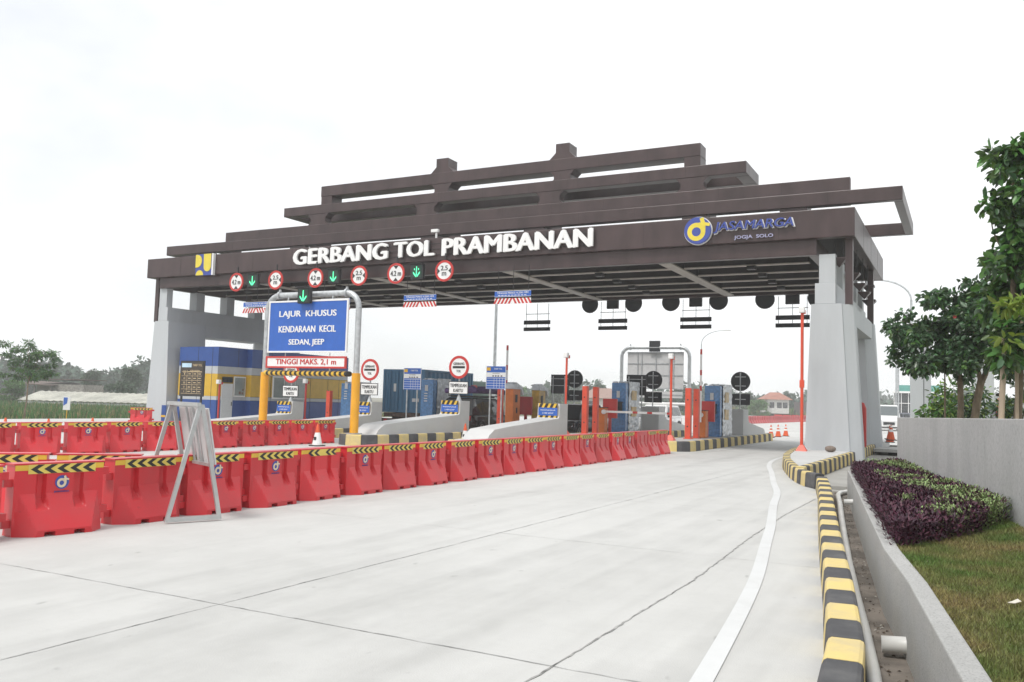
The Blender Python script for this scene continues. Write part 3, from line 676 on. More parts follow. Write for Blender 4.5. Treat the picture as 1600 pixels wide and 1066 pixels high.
# ================================================================== HEIGHT GANTRIES
def portal(x0, x1, y, z0, zt, lab, sleeve=True, bent=.55):
    t = thing('height_gantry', lab, 'gantry', ((x0+x1)/2, y, z0))
    for x, s in ((x0, 1), (x1, -1)):
        MB().tube([(x, y, z0), (x, y, zt-bent)], .105, 0, 12).build('post', steel_m, t)
        if sleeve: MB().tube([(x, y, z0), (x, y, 2.45)], .15, 0, 10).build('yellow_sleeve', mat('gantry yellow', (.78, .37, .015), .4, var=.06), t)
        MB().box(x-.2, x+.2, y-.2, y+.2, z0, z0+.03).build('base_plate', steel_m, t)
    pts = []
    for k in range(7):
        a = R(180-k*15); pts.append((x0+bent+bent*math.cos(a), y, zt-bent+bent*math.sin(a)))
    pts += [(x1-bent-bent*math.cos(R(180-k*15)), y, zt-bent+bent*math.sin(R(180-k*15))) for k in range(6, -1, -1)]
    MB().tube(pts, .105, 0, 12).build('top_bar', steel_m, t)
    for x in (x0+bent, x1-bent):
        g = MB(); g.tube([(x-.04, y, zt), (x+.04, y, zt)], .15, 0, 12); g.box(x-.03, x+.03, y-.03, y+.03, zt+.1, zt+.22)
        g.build('flange', steel_m, t)
    return t
GYP = 23.7
portal(-22.71, -18.54, GYP, .38, 5.25, 'galvanised pipe gantry with yellow sleeved posts over the small vehicle lane')
bs = thing('lane_sign', 'large blue sign LAJUR KHUSUS KENDARAAN KECIL SEDAN, JEEP hanging from the near gantry', 'road sign', (-20.65, 23.5, 3.2))
X0, X1, Z0, Z1 = -22.40, -18.86, 3.19, 4.98
MB().box(X0, X1, 23.48, 23.52, Z0, Z1).build('panel', blue_m, bs)
g = MB(); e = .035
for a, b, c, d in ((X0-.04, X1+.04, Z0-.04, Z0+.02), (X0-.04, X1+.04, Z1-.02, Z1+.04), (X0-.04, X0+.02, Z0+.02, Z1-.02), (X1-.02, X1+.04, Z0+.02, Z1-.02)): g.box(a, b, 23.465, 23.53, c, d)
g.build('border', white_m, bs)
g = MB(); mid = (X0+X1)/2
for wd, z, w, h in (('LAJUR  KHUSUS', 4.51, 2.62, .285), ('KENDARAAN  KECIL', 3.99, 2.62, .235), ('SEDAN, JEEP', 3.50, 1.63, .26)): put_text(g, wd, (mid, 23.473, z), w, h, .008, 0, .05)
g.build('lettering', white_m, bs)
g = MB()
for x in (X0+.75, X1-.75): g.tube([(x, 23.56, Z1-.2), (x, 23.6, 5.15)], .03, 0, 6); g.tube([(x, 23.56, 2.5), (x, 23.56, Z0+.2)], .018, 0, 5)
g.build('hanger', steel_m, bs)
tm = thing('height_sign', 'white red-bordered sign TINGGI MAKS. 2,1 m below the blue lane sign', 'road sign', (-20.65, 23.5, 2.6))
Z0, Z1 = 2.63, 2.99; X0, X1 = -22.44, -18.86
MB().box(X0, X1, 23.48, 23.52, Z0, Z1).build('panel', white_m, tm)
g = MB()
for a, b, c, d in ((X0-.04, X1+.04, Z0-.03, Z0+.03), (X0-.04, X1+.04, Z1-.03, Z1+.03), (X0-.04, X0+.03, Z0+.03, Z1-.03), (X1-.03, X1+.04, Z0+.03, Z1-.03)): g.box(a, b, 23.465, 23.53, c, d)
put_text(g, 'TINGGI MAKS. 2,1 m', (mid, 23.473, 2.815), 2.75, .22, .008, 0, .04)
g.build('lettering', red_m, tm)
hb = thing('height_bar', 'yellow and black striped bar slung across the near gantry', 'height bar', (-20.65, GYP, 2.42))
g = MB(); n = 17; L0, L1 = -22.58, -18.78
for k in range(n*2):
    a, b = L0+(L1-L0)*k/(2*n), L0+(L1-L0)*(k+1)/(2*n); sk = .06
    rings = []
    for x in (a, b): rings.append([Vector((x+sk*math.cos(2*math.pi*j/12), 23.62+.09*math.cos(2*math.pi*j/12), 2.42+.095*math.sin(2*math.pi*j/12))) for j in range(12)])
    g.loft(rings, k % 2 if True else 0, k in (0, 2*n-1), True)
g.build('bar', [tapeY_m, tapeK_m], hb)
g = MB()
for x in (-21.65, -19.6): g.tube([(x, 23.60, 2.5), (x, 23.56, 2.66)], .015, 0, 5)
g.build('chain', steel_m, hb)
signal(-20.68, 23.28, 5.16, .28, 'square lane signal with a bright green down arrow on top of the near gantry', None)
# far gantry (seen from behind)
t = portal(-18.75, -14.5, 50.0, .0, 5.12, 'plain grey pipe gantry beyond the toll islands, seen from behind', False)
fb = thing('lane_sign', 'grey ribbed back of a large sign on the far gantry', 'road sign', (-16.6, 49.9, 3.2))
MB().box(-18.42, -14.90, 50.15, 50.19, 2.62, 4.86).build('panel', boardback_m, fb)
g = MB()
for z in (3.45, 4.15): g.box(-18.4, -14.92, 50.12, 50.149, z-.03, z+.03)
for x in (-17.75, -17.5, -16.6, -15.75, -15.5): g.box(x-.025, x+.025, 50.09, 50.119, 2.64, 4.84)
for a, b, c, d in ((-18.43, -14.89, 2.62, 2.68), (-18.43, -14.89, 4.80, 4.86)): g.box(a, b, 50.12, 50.149, c, d)
g.build('stiffener', steel_m, fb)
fb = thing('height_sign', 'narrow grey back of the height sign under the far gantry sign', 'road sign', (-16.6, 49.9, 2.1))
MB().box(-18.4, -14.95, 50.15, 50.19, 2.10, 2.48).build('panel', boardback_m, fb); MB().box(-18.4, -14.95, 50.12, 50.149, 2.26, 2.31).build('stiffener', steel_m, fb)
fb = thing('height_bar', 'pale pipe bar slung across the far gantry', 'height bar', (-16.6, 50.0, 1.75)); MB().tube([(-18.6, 50, 1.75), (-14.65, 50, 1.75)], .09).build('bar', white_m, fb)
signal(-16.65, 49.9, 5.2, .33, 'dark back of the lane signal on top of the far gantry', None, True)
# ================================================================== WATER BARRIERS
def barrier_body():
    m_ = MB(); hz = .8; Lh = .5
    xs = sorted(set([round(q, 4) for q in list(np.linspace(-.5, .5, 41))+[s*q for s in (-1, 1) for q in (.105, .115, .215, .225, .134, .136, .284, .286, .152, .268, .44, .31)]]))
    zs = sorted(set([round(q, 4) for q in list(np.linspace(0, hz, 33))+[.045, .05, .07, .46, .28, .67, .675, .40, .785]]))
    def depth(x, z):
        ax = abs(x)
        sk = .10 if z > .46 else min(.285, .10+(.46-max(z, .07))/.39*.185)
        side = .5745-.923*ax-.148*z
        d = max(.10, min(sk, side))
        if z > .785: d -= .006
        hw = .058 if z > .46 else .058+(.46-z)*.09
        q = abs(ax-.21)
        if .27 < z < .672 and q < hw:
            floor_ = .045 if z > .40 else .045+(.40-z)/.12*(max(.10, min(sk, side))-.045)
            edge = max(0., (q-(hw-.022))/.022)
            d = min(d, floor_+(d-floor_)*edge)
        if z < .047 and .11 < ax < .22: d -= .13
        return d
    for s in (-1, 1):
        nx, nz = len(xs), len(zs)
        m_.add([(x, s*depth(x, z), z) for z in zs for x in xs], [(j*nx+i, j*nx+i+1, (j+1)*nx+i+1, (j+1)*nx+i) for j in range(nz-1) for i in range(nx-1)])
    n = len(xs)
    m_.add([(x, s*depth(x, hz), hz) for s in (-1, 1) for x in xs], [(i, i+1, n+i+1, n+i) for i in range(n-1)])
    for e in (-.5, .5):
        k = len(zs); m_.add([(e, s*depth(e, z), z) for s in (-1, 1) for z in zs], [(i, i+1, k+i+1, k+i) for i in range(k-1)])
    m_.box(-.515, .515, -.107, .107, .786, .803)
    for z in (.635, .185): m_.box(.5, .59, -.065, .065, z, z+.085)
    for z in (.545, .095): m_.box(-.59, -.5, -.065, .065, z, z+.085)
    return m_
def barrier_tape(wide=True, torn=0):
    g = MB()
    for s in (-1, 1):
        y = s*.1035
        a, b = sorted((y, s*.1005))
        if torn == 2: continue
        g.box(-.498, .498, a, b, .722, .782, 0)
        a, b = sorted((s*.1065, s*.1037))
        if torn == 0: g.box(-.36, .40, a, b, .682, .785, 1)
        else: g.box(-.25, .36, a, b, .682, .785, 1)
        for k in range(5):
            if torn and k in (2,): continue
            x = -.27+k*.145
            tip = -1
            yy = sorted((s*.1095, s*.1067))
            g.ext([(x-.065, .7335), (x+.015, .684), (x+.085, .684), (x+.005, .7335), (x+.085, .783), (x+.015, .783)], 'y', yy[0], yy[1], 2)
    return g
def barrier_emblem():
    g = MB()
    emblem(g, (0.02, -.1035, .575), .078, 'y', .005, -1, 0, 1)
    return g
proto = {}
bb = barrier_body(); bt = barrier_tape(); bt2 = barrier_tape(True, 1); be = barrier_emblem()
bw = MB(); put_text(bw, 'JASAMARGA', (.02, -.1035, .468), .17, .022, .004, 0, .01)
def proto_barrier(key, tape, emb, body=plast_m):
    t = thing('water_barrier', 'x', 'barrier', (0, 0, 0)); proto[key] = t
    if not proto.get('mesh'):
        o = bb.build('body', body, t); proto['mesh'] = o; o2 = o
    else:
        o2 = proto['mesh'].copy(); o2.name = 'body'; COL.objects.link(o2); o2.parent = t; reg(o2)
    if body != plast_m:
        o2.data = o2.data.copy(); o2.data.materials[0] = body
    def part(n, mb, ms):
        k = ('p', n, id(mb))
        if k not in proto:
            tmp = mb.build(n, ms, None); proto[k] = tmp.data; COL.objects.unlink(tmp); bpy.data.objects.remove(tmp)
        o = bpy.data.objects.new(n, proto[k]); COL.objects.link(o); o.parent = t; KIDS.setdefault(t.name, []).append(o); KIDS[o.name] = []
    KIDS.setdefault(t.name, [])
    if tape: part('reflective_tape', tape, [tapeY_m, tapeP_m, tapeK_m])
    if emb: part('emblem', be, [navy_m, cream_m]); part('lettering', bw, [navy_m])
    return t
proto_barrier('full', bt, True); proto_barrier('plain', bt, False); proto_barrier('torn', bt2, False); proto_barrier('bare', None, False, plast2_m); proto_barrier('faded', bt, False, plast2_m)
def barrier(kind, x, y, rz, label, group, z=0.):
    t = copy_tree(proto[kind]); t.location = (x, y, z); t.rotation_euler = (0, 0, rz); t['label'] = label; t['group'] = group; return t
WORD = {'full': 'red barrier with striped tape and emblem', 'plain': 'red barrier with striped tape only', 'torn': 'red barrier with torn striped tape', 'bare': 'bare faded red barrier', 'faded': 'paler red barrier with striped tape'}
k1 = ['plain', 'full', 'plain', 'full', 'full', 'torn', 'full', 'plain', 'full', 'plain', 'full', 'full', 'full', 'full', 'plain', 'full', 'faded', 'full', 'full', 'bare', 'plain', 'plain']
r2 = random.Random(3)
for i, k in enumerate(k1):
    y = 5.47+1.105*i-(.13 if i == 1 else .2 if i == 0 else 0)
    barrier(k, -9.32+r2.uniform(-.04, .04), y+.02*r2.uniform(-1, 1), R(90)+r2.uniform(-.05, .05)-(.12 if i == 1 else 0), '%s, %s from near end of front row' % (WORD[k], ORD[i]), 'front row of red water barriers')
k2 = ['plain', 'full', 'full', 'full', 'full', 'full', 'full', 'full', 'full', 'full', 'full']
for i, k in enumerate(k2):
    y = 12.3+1.155*i
    barrier(k, -20.03-max(0, 2-i)*.12+r2.uniform(-.05, .05), y, R(90)-(.12 if i < 3 else 0)+r2.uniform(-.06, .06), '%s, %s from left in back row' % (WORD[k], ORD[i]), 'back row of red water barriers')
for x, y, q, k, lab in ((-10.12, 7.62, .70, 'plain', 'red water barrier with orange tape set askew behind the near end of the front row'), (-10.95, 6.85, .78, 'full', 'red water barrier cut by the left edge behind the front row, emblem half seen')):
    barrier(k, x, y, q+.05, lab, 'barriers set askew behind the front row')
barrier('full', -36.2, 29.4, R(50), 'lone red water barrier standing against the left grey gate leg', None)
for i in range(46):
    y = 73+1.15*i; x = -20.3+.0006*(y-73)**2*.5
    barrier('bare', x, y, R(90)+r2.uniform(-.06, .06), 'red barrier in the far row beyond the gate, %s from the near end' % ORD[i], 'far row of red barriers')
for i in range(24):
    barrier('bare', -24+1.15*i, 128+.25*i, r2.uniform(-.06, .06), 'red barrier in the far cross row by the green field, %s from the left' % ORD[i], 'far cross row of red barriers')
for k, o in list(proto.items()):
    if isinstance(k, str) and k != 'mesh':
        for c in KIDS[o.name]: bpy.data.objects.remove(c)
        bpy.data.objects.remove(o)
# A-frame sign straddling the front row
af = thing('a_frame_sign', 'aluminium A-frame sign stand straddling the front row of red barriers', 'sign stand', (-9.2, 8.1, 0))
def apt(x, y, z): return (x, y, z)
TN, TF = (-8.69, 7.94, 1.47), (-9.71, 8.37, 1.47)
N1, N2 = (-8.83, 7.63, .02), (-8.57, 8.25, .02); F1, F2 = (-9.85, 8.06, .02), (-9.59, 8.68, .02)
g = MB()
for a, b in ((TN, N1), (TF, F1)): g.bar(a, b, .04, .05)
g.bar((-8.66, 7.90, 1.49), (-9.75, 8.36, 1.49), .05, .05); g.bar(Vector(N1)+Vector((0, 0, .03)), Vector(N2)+Vector((0, 0, .03)), .05, .06)
g.build('rear_frame', alu_m, af)
g = MB()
off = Vector((.012, .03, 0))
for a, b in ((TN, N2), (TF, F2)): g.bar(Vector(a)+off, b, .04, .05)
g.bar(Vector(TN)+off*1.1, Vector(TF)+off*1.1, .045, .045)
def lerp(a, b, t): return Vector(a).lerp(Vector(b), t)
pa, pb_ = lerp(Vector(TN)+off, N2, .52), lerp(Vector(TF)+off, F2, .52); g.bar(pa, pb_, .04, .04)
c1, c2 = lerp(TN, TF, .38)+off, lerp(TN, TF, .62)+off
for c, q in ((.38, .45), (.6, .63)):
    g.bar(lerp(Vector(TN)+off, Vector(TF)+off, c)+Vector((.005, .02, -.02)), lerp(pa, pb_, c)+Vector((.005, .02, 0)), .035, .03)
g.build('front_frame', alu_m, af)
a0, a1 = Vector(TN)+off*1.6+Vector((.02, .05, -.03)), Vector(TF)+off*1.6+Vector((.02, .05, -.03)); b0, b1 = pa+Vector((.02, .05, 0)), pb_+Vector((.02, .05, 0))
n_ = Vector((0, .02, .006)); g = MB(); g.loft([[a0, a1, b1, b0], [a0+n_, a1+n_, b1+n_, b0+n_]]); g.build('panel', boardback_m, af)
# ================================================================== TOLL ISLANDS
IX = [-9.7, -14.1, -18.5, -22.9, -27.3]
ISN = ['first', 'second', 'third', 'fourth', 'fifth']
def island(i, x, y0, y1):
    w = .85; g = MB(); h = .37
    n0 = [(x+w*math.sin(R(a)), y0+w*(1-math.cos(R(a)))) for a in range(-75, 90, 15)]
    n1 = [(x-w*math.sin(R(a)), y1-w*(1-math.cos(R(a)))) for a in range(-75, 90, 15)]
    out = [(x-w, y0+w)]+n0+[(x+w, y0+w)]
    out += [(x+w, y1-w)]+n1+[(x-w, y1-w)]
    inn = [(x+(p-x)*.78, y0+.19 + (q-y0)*(y1-y0-.38)/(y1-y0)) for p, q in out]
    g.ext(inn, 'z', -.02, h-.006); o = struct('traffic_island', g, islc_m)
    L = out+[out[0]]
    kerb_run(L, .60, h, .2, 1, i % 2, o)
    return o
for i, x in enumerate(IX):
    island(i, x, 30.35 if i == 0 else 23.35, 46.6 if i < 2 else 47.2 if i == 2 else 44)
ISZ = .37; BDZ = [0, 0, 0, .16, .25]
def bulkhead(x, y, i, rev=False):
    """Sloping concrete crash block: a long low nose rising to an upright plate."""
    s = -1 if rev else 1
    t = thing('concrete_bulkhead', 'grey concrete crash block with a %s nose on the %s island from the right' % ('far-pointing' if rev else 'near-pointing', ISN[i]), 'crash block', (x, y, ISZ), 0, 'concrete crash blocks on the islands')
    pr = [(0, ISZ-.01), (-6.3, ISZ-.01), (-6.15, .52), (-5.8, .70), (-4.6, .80), (-.82, 1.04), (-.76, 1.12), (-.72, 1.60), (0, 1.60)]
    if rev: pr = [(0, ISZ-.01), (-4.9, ISZ-.01), (-4.85, .50), (-4.6, .60), (-1.25, .95), (-1.05, 1.10), (-1.0, 1.57), (0, 1.57)]
    dz = 0 if rev else BDZ[i]
    g = MB(); g.ext([(y+s*p, z-(dz if z > .6 else dz*.4 if z > .5 else 0)) for p, z in pr], 'x', x-.46, x+.46); g.build('block', bulk_m, t, .02)
    if not rev:
        wp = thing('warning_plate', 'blue MAKSIMUM plate between yellow and black stripes on the %s island crash block' % ISN[i], 'warning sign', (x, y-.76, 1.1), 0, 'warning plates on the crash blocks')
        yy = y-.80; z0, z1 = .98-dz, 1.60-dz
        MB().box(x-.40, x+.40, yy, yy+.02, z0, z1).build('panel', tapeY_m, wp)
        for zz in (z0, z1-.16):
            g = MB()
            for k in range(4): q = x-.40+k*.23; g.ext([(max(q, x-.4), zz), (min(q+.12, x+.4), zz), (min(q+.20, x+.4), zz+.16), (max(q+.08, x-.4), zz+.16)], 'y', yy-.006, yy-.001)
            g.build('stripes', tapeK_m, wp)
        MB().box(x-.40, x+.40, yy-.008, yy-.001, z0+.162, z1-.162).build('plate', blue_m, wp)
        g = MB(); put_text(g, 'MAKSIMUM JALUR', (x, yy-.012, z0+.36), .62, .055, .006, 0, .01); put_text(g, '2.100 GOLP', (x, yy-.012, z0+.255), .46, .055, .006, 0, .01); g.build('lettering', white_m, wp)
for i in (1, 2, 3, 4): bulkhead(IX[i], 30.57, i)
for i in (0, 1, 2): bulkhead(IX[i], 40.85 if i == 0 else 41.75 if i == 1 else 41.9, i, True)
def post_sign(x, y, i):
    t = thing('toll_sign', 'round GERBANG TOL sign over a TEMPELKAN KARTU plate, %s island from the right' % ISN[i], 'road sign', (x, y, 1.6), 0, 'toll signs on the crash blocks')
    zc = {2: 2.97, 3: 2.83, 4: 2.66}[i]; zb = 1.6-BDZ[i]
    g = MB(); g.tube([(x, y+.06, zb), (x, y+.06, zc+.3)], .035, 0, 8); g.add([(x-.09, y-.0, zb), (x+.09, y, zb), (x+.09, y+.14, zb), (x-.09, y+.14, zb), (x, y+.06, zb+.35)], [(0, 1, 4), (1, 2, 4), (2, 3, 4), (3, 0, 4)]); g.build('post', steel_m, t)
    MB().disc((x, y, zc), .37, 'y', .03, 0, 36).build('disc', white_m, t)
    MB().disc((x, y, zc), .47, 'y', .045, 0, 40, .365).build('rim', red_m, t)
    g = MB(); put_text(g, 'GERBANG', (x, y-.02, zc+.145), .52, .10, .006, 0, .04); put_text(g, 'TOL', (x, y-.02, zc-.16), .22, .10, .006, 0, .04)
    g.box(x-.29, x+.29, y-.024, y-.016, zc-.045, zc+.045); g.build('lettering', black_m, t)
    z0, z1 = zc-1.1, zc-.58
    MB().box(x-.46, x+.46, y, y+.02, z0, z1).build('frame', black_m, t)
    MB().box(x-.43, x+.43, y-.008, y-.001, z0+.03, z1-.03).build('plate', white_m, t)
    g = MB(); put_text(g, 'TEMPELKAN', (x, y-.012, z0+.355), .78, .14, .006, 0, .05); put_text(g, 'KARTU', (x, y-.012, z0+.15), .46, .14, .006, 0, .05); g.build('plate_lettering', black_m, t)
for i, x in ((2, -18.35), (3, -22.85), (4, -27.3)): post_sign(x, 30.15, i)
def tariff(x, y, z0, z1, w, i, grp):
    t = thing('tariff_sign', 'blue tariff table sign on two steel posts on the %s island from the right' % ISN[i], 'sign', (x, y, ISZ), 0, grp)
    MB().box(x-w/2, x+w/2, y, y+.025, z0, z1).build('panel', blue_m, t)
    h = z1-z0; g = MB(); g.box(x-w/2, x+w/2, y-.006, y-.001, z1-.47*h, z1-.27*h)
    g.box(x-w*.47, x-w*.28, y-.006, y-.001, z1-.19*h, z1-.05*h, 1)
    put_text(g, 'TARIF TOL', (x+w*.1, y-.006, z1-.11*h), w*.42, h*.07, .006, 0, .02)
    for k in range(5): g.box(x-w*.47, x+w*.47, y-.005, y-.001, z0+h*(.03+.11*k), z0+h*(.045+.11*k))
    for k in range(5): q = x-w*.1+k*w*.14; g.box(q, q+.012, y-.005, y-.001, z0+.03*h, z0+.49*h)
    for a, b in ((x-w/2, x-w/2+.02), (x+w/2-.02, x+w/2)): g.box(a, b, y-.007, y-.001, z0, z1)
    g.build('table', [white_m, yel_m], t)
    g = MB(); put_text(g, 'GOLONGAN', (x, y-.010, z1-.31*h), w*.35, h*.04, .004)
    for q in (-.18, -.05, .08, .24): g.box(x+q*w, x+(q+.08)*w, y-.012, y-.007, z1-.45*h, z1-.40*h)
    g.build('fine_print', black_m, t)
    for d in (-.31, .27): MB().tube([(x+d*w, y+.05, ISZ), (x+d*w, y+.05, z1-.1)], .035, 0, 8).build('post', steel_m, t)
tariff(-18.1, 32.85, 2.15, 3.14, .98, 2, 'blue tariff signs on the islands'); tariff(-22.85, 33.4, 2.05, 3.05, .98, 3, 'blue tariff signs on the islands')
def guard(x, y, i, k, z1=2.33):
    t = thing('guard_post', '%s orange-red steel guard post with black dots on the %s island from the right' % (k, ISN[i]), 'guard post', (x, y, ISZ), 0, 'orange-red guard posts')
    MB().box(x-.11, x+.11, y-.11, y+.11, ISZ, z1).build('post', guard_m, t, .01)
    for z in (.85, 1.9): MB().disc((x, y-.113, z), .03, 'y', .006, 0, 12).build('bolt', black_m, t)
    MB().box(x-.16, x+.16, y-.16, y+.16, ISZ-.004, ISZ+.02).build('base_plate', guard_m, t)
for i in (0, 1): guard(IX[i], 33.4, i, 'nearer', 2.36); guard(IX[i], 34.55, i, 'farther', 2.36)
guard(IX[2], 34.05, 2, 'lone', 2.2); guard(IX[4], 32.9, 4, 'dark lone', 1.9)
def gate_box(x, y, i, up):
    t = thing('boom_gate', 'orange boom gate with striped arm %s on the %s island from the right' % ('raised' if up else 'lowered', ISN[i]), 'boom gate', (x, y, ISZ), 0, 'orange boom gates')
    MB().box(x-.17, x+.17, y-.2, y+.2, ISZ, 1.47).build('cabinet', orange_m, t, .015)
    MB().box(x-.19, x+.19, y-.22, y+.22, 1.472, 1.50).build('lid', rust_m, t)
    g = MB(); n = 14; s = -1
    for k in range(n):
        a, b = .0+k*.22, .22+k*.22
        mi = 1 if k in (6, 9, 13) else 0
        if up: g.box(x-.06, x+.02, y-.31, y-.27, 1.0+a*.98, 1.0+b*.98, mi)
        else: g.box(x+.2+a*.98, x+.2+b*.98, y-.31, y-.27, 1.27, 1.36, mi)
    g.build('arm', [white_m, red_m], t)
    MB().disc((x-.02 if up else x+.15, y-.24, 1.3), .1, 'y', .08).build('hub', white_m, t)
gate_box(IX[0], 35.5, 0, True); gate_box(IX[1], 35.35, 1, False)
def red_stand(x, y, i, dark=False):
    t = thing('display_box', '%s red steel display box on a short post on the %s island from the right' % ('dark' if dark else 'bright', ISN[i]), 'display box', (x, y, ISZ), 0, 'red display boxes')
    m_ = mat('deep red steel', (.36, .02, .025), .45) if dark else red_m
    MB().box(x-.33, x+.33, y-.07, y+.07, 1.02, 1.88).build('box', m_, t, .01); MB().box(x-.06, x+.06, y-.05, y+.05, ISZ, 1.02).build('post', m_, t)
    MB().box(x-.28, x+.28, y+.072, y+.09, 1.1, 1.8).build('screen', black_m, t)
red_stand(IX[0], 36.15, 0); red_stand(IX[1], 36.25, 1); red_stand(IX[2], 36.6, 2, True)
def machine(x, y0, y1, i, ztop=2.56, side_patches=True, w=.34):
    t = thing('toll_machine', 'tall toll machine wrapped in blue plastic on the %s island from the right' % ISN[i], 'toll machine', (x, y0, ISZ), 0, 'plastic-wrapped toll machines')
    g = MB(); g.ext([(x-w, ISZ), (x+w, ISZ), (x+w, ztop), (x-w, ztop)], 'y', y0, y0+.35); g.build('cabinet', blueP_m, t, .02)
    g = MB(); rr = random.Random(i)
    n = 22; m2 = 9; vs = []
    for a in range(n+1):
        for b in range(m2+1):
            z = ISZ+.02+(ztop+.06-ISZ)*a/n; y = y0+.352+(y1-y0-.36)*b/m2
            vs.append((x+w+.03+rr.uniform(-.018, .018), y, z))
    g.add(vs, [(a*(m2+1)+b, a*(m2+1)+b+1, (a+1)*(m2+1)+b+1, (a+1)*(m2+1)+b) for a in range(n) for b in range(m2)])
    g.box(x-w, x+w-.03, y0+.352, y1, ISZ, ztop); g.build('film_wrap', clearP_m, t)
    g = MB()
    for k in range(26):
        q = rr.uniform(y0, y1-.2); p = rr.uniform(x-w, x+w-.1); g.box(p, p+rr.uniform(.06, .22), q, q+rr.uniform(.08, .25), ztop, ztop+rr.uniform(.02, .09))
    g.build('crumpled_top', clearP_m, t)
    if side_patches:
        g = MB()
        for z0, z1 in ((1.85, 2.3), (1.1, 1.55)): g.box(x+w-.02, x+w+.05, y0+.7, y0+1.35, z0, z1)
        g.build('yellow_panel', yelM_m, t)
        g = MB(); g.box(x-.12, x+.18, y0-.05, y0-.002, 1.35, 1.72); g.box(x-.16, x+.22, y0-.08, y0-.002, 1.722, 1.77); g.build('reader', black_m, t)
        MB().box(x-.1, x+.05, y0-.012, y0-.002, 1.95, 2.25).build('screen', boardback_m, t)
    else:
        g = MB(); g.box(x-.12, x+.05, y0-.012, y0-.002, 2.02, 2.3)
        for z in (1.9, 1.78, 1.66, 1.54): g.box(x-.15, x+.03, y0-.012, y0-.002, z-.025, z+.025)
        g.build('label_strip', boardback_m, t)
machine(IX[0], 37.0, 39.0, 0); machine(IX[1], 37.3, 39.1, 1, 2.62); machine(IX[3], 34.75, 36.3, 3, 2.56, False); machine(IX[4], 34.2, 35.6, 4, 2.3, False)
# yellow cabinets of the third island, half unwrapped
for y, q in ((35.2, 'nearer'), (37.9, 'farther')):
    t = thing('toll_cabinet', '%s yellow-orange toll cabinet with a film-wrapped head on the third island from the right' % q, 'toll machine', (IX[2], y, ISZ), 0, 'yellow toll cabinets')
    x = IX[2]; MB().box(x-.2, x+.2, y-.3, y+.4, ISZ, 2.2).build('cabinet', orange_m if q == 'nearer' else yelM_m, t, .015)
    g = MB(); rr = random.Random(5)
    g.ext([(y-.25, 2.202), (y+.5, 2.202), (y+.62, 1.95), (y+.75, 1.95), (y+.62, 2.30), (y-.05, 2.52), (y-.25, 2.45)], 'x', x-.22, x+.22); g.build('head', clearP_m, t, .02)
    g = MB(); g.box(x+.202, x+.22, y-.1, y+.1, 1.6, 1.95); g.box(x+.202, x+.215, y, y+.12, 1.1, 1.35); g.build('slot', black_m, t)
    if q == 'nearer':
        g = MB()
        for k in range(14): g.box(x-.32, x-.24, y-.12, y-.06, 1.0+k*.23, 1.23+k*.23, 1 if k in (6, 9, 13) else 0)
        g.build('arm', [white_m, red_m], t); MB().box(x-.33, x-.202, y-.055, y+.1, 1.2, 1.45).build('hub', white_m, t)
# sign backs beyond the islands (turned away from the camera)
def back_pair(x, y, i, zb, board_x=None, board_y=None):
    t = thing('toll_sign', 'dark backs of a round sign and plate on the %s island from the right' % ISN[i], 'road sign', (x, y, zb), 0, 'dark sign backs on posts')
    z = 2.92
    MB().tube([(x, y-.05, zb), (x, y-.05, z+.42)], .03, 0, 8).build('post', steel_m, t)
    MB().disc((x, y, z), .47, 'y', .03, 0, 40).build('disc', sblack_m, t)
    MB().box(x-.46, x+.46, y-.01, y+.02, 1.78, 2.32).build('plate', sblack_m, t)
    g = MB()
    for q in (z-.22, z+.22, 2.05): g.box(x-.26, x-.035, y-.03, y-.02, q-.02, q+.02); g.box(x+.035, x+.26, y-.03, y-.02, q-.02, q+.02)
    g.build('clamp', steel_m, t)
    if board_x is not None:
        t = thing('tariff_sign', 'dark back of a square tariff board on two posts near the %s island machine' % ISN[i], 'sign', (board_x, board_y, ISZ), 0, 'dark tariff board backs')
        MB().box(board_x-.5, board_x+.5, board_y, board_y+.03, 2.1, 3.08).build('panel', sblack_m, t)
        for d in (-.36, .30): MB().tube([(board_x+d, board_y-.05, ISZ), (board_x+d, board_y-.05, 3.0)], .032, 0, 8).build('post', steel_m, t)
        g = MB(); g.box(board_x-.47, board_x+.47, board_y-.03, board_y-.02, 2.5, 2.53); g.box(board_x-.47, board_x+.47, board_y-.03, board_y-.02, 2.85, 2.88); g.build('stiffener', steel_m, t)
back_pair(-9.72, 42.3, 0, 1.57); back_pair(-14.1, 42.2, 1, 1.57, -14.05, 39.5); back_pair(-18.5, 42.3, 2, 1.57, -18.5, 40.4)
# camera poles
def cam_pole(x, y, zb, zt, lab, mt=guard_m, r=.045):
    t = thing('camera_pole', lab, 'camera pole', (x, y, zb), 0, 'red camera poles')
    g = MB(); g.tube([(x, y, zb), (x, y, zt-.1)], r, 0, 10); g.build('pole', mt, t)
    g = MB(); g.loft([[(x-.17, y-.17, zb), (x+.17, y-.17, zb), (x+.17, y+.17, zb), (x-.17, y+.17, zb)], [(x-.06, y-.06, zb+.2), (x+.06, y-.06, zb+.2), (x+.06, y+.06, zb+.2), (x-.06, y+.06, zb+.2)]]); g.build('foot', mt, t)
    MB().box(x-.09, x+.09, y-.16, y+.02, zt-.1, zt+.1).build('camera', white_m, t, .02); MB().box(x-.04, x+.09, y+.03, y+.12, zt-.12, zt).build('bracket', mt, t)
    if zt > 4: MB().box(x-.07, x+.07, y-.06, y+.06, (zb+zt)/2-.25, (zb+zt)/2).build('collar', mt, t)
cam_pole(-9.7, 31.1, ISZ, 3.48, 'orange-red camera pole at the near end of the first island from the right')
cam_pole(-14.1, 31.4, ISZ, 3.54, 'orange-red pole with a white camera behind the near crash block of the second island')
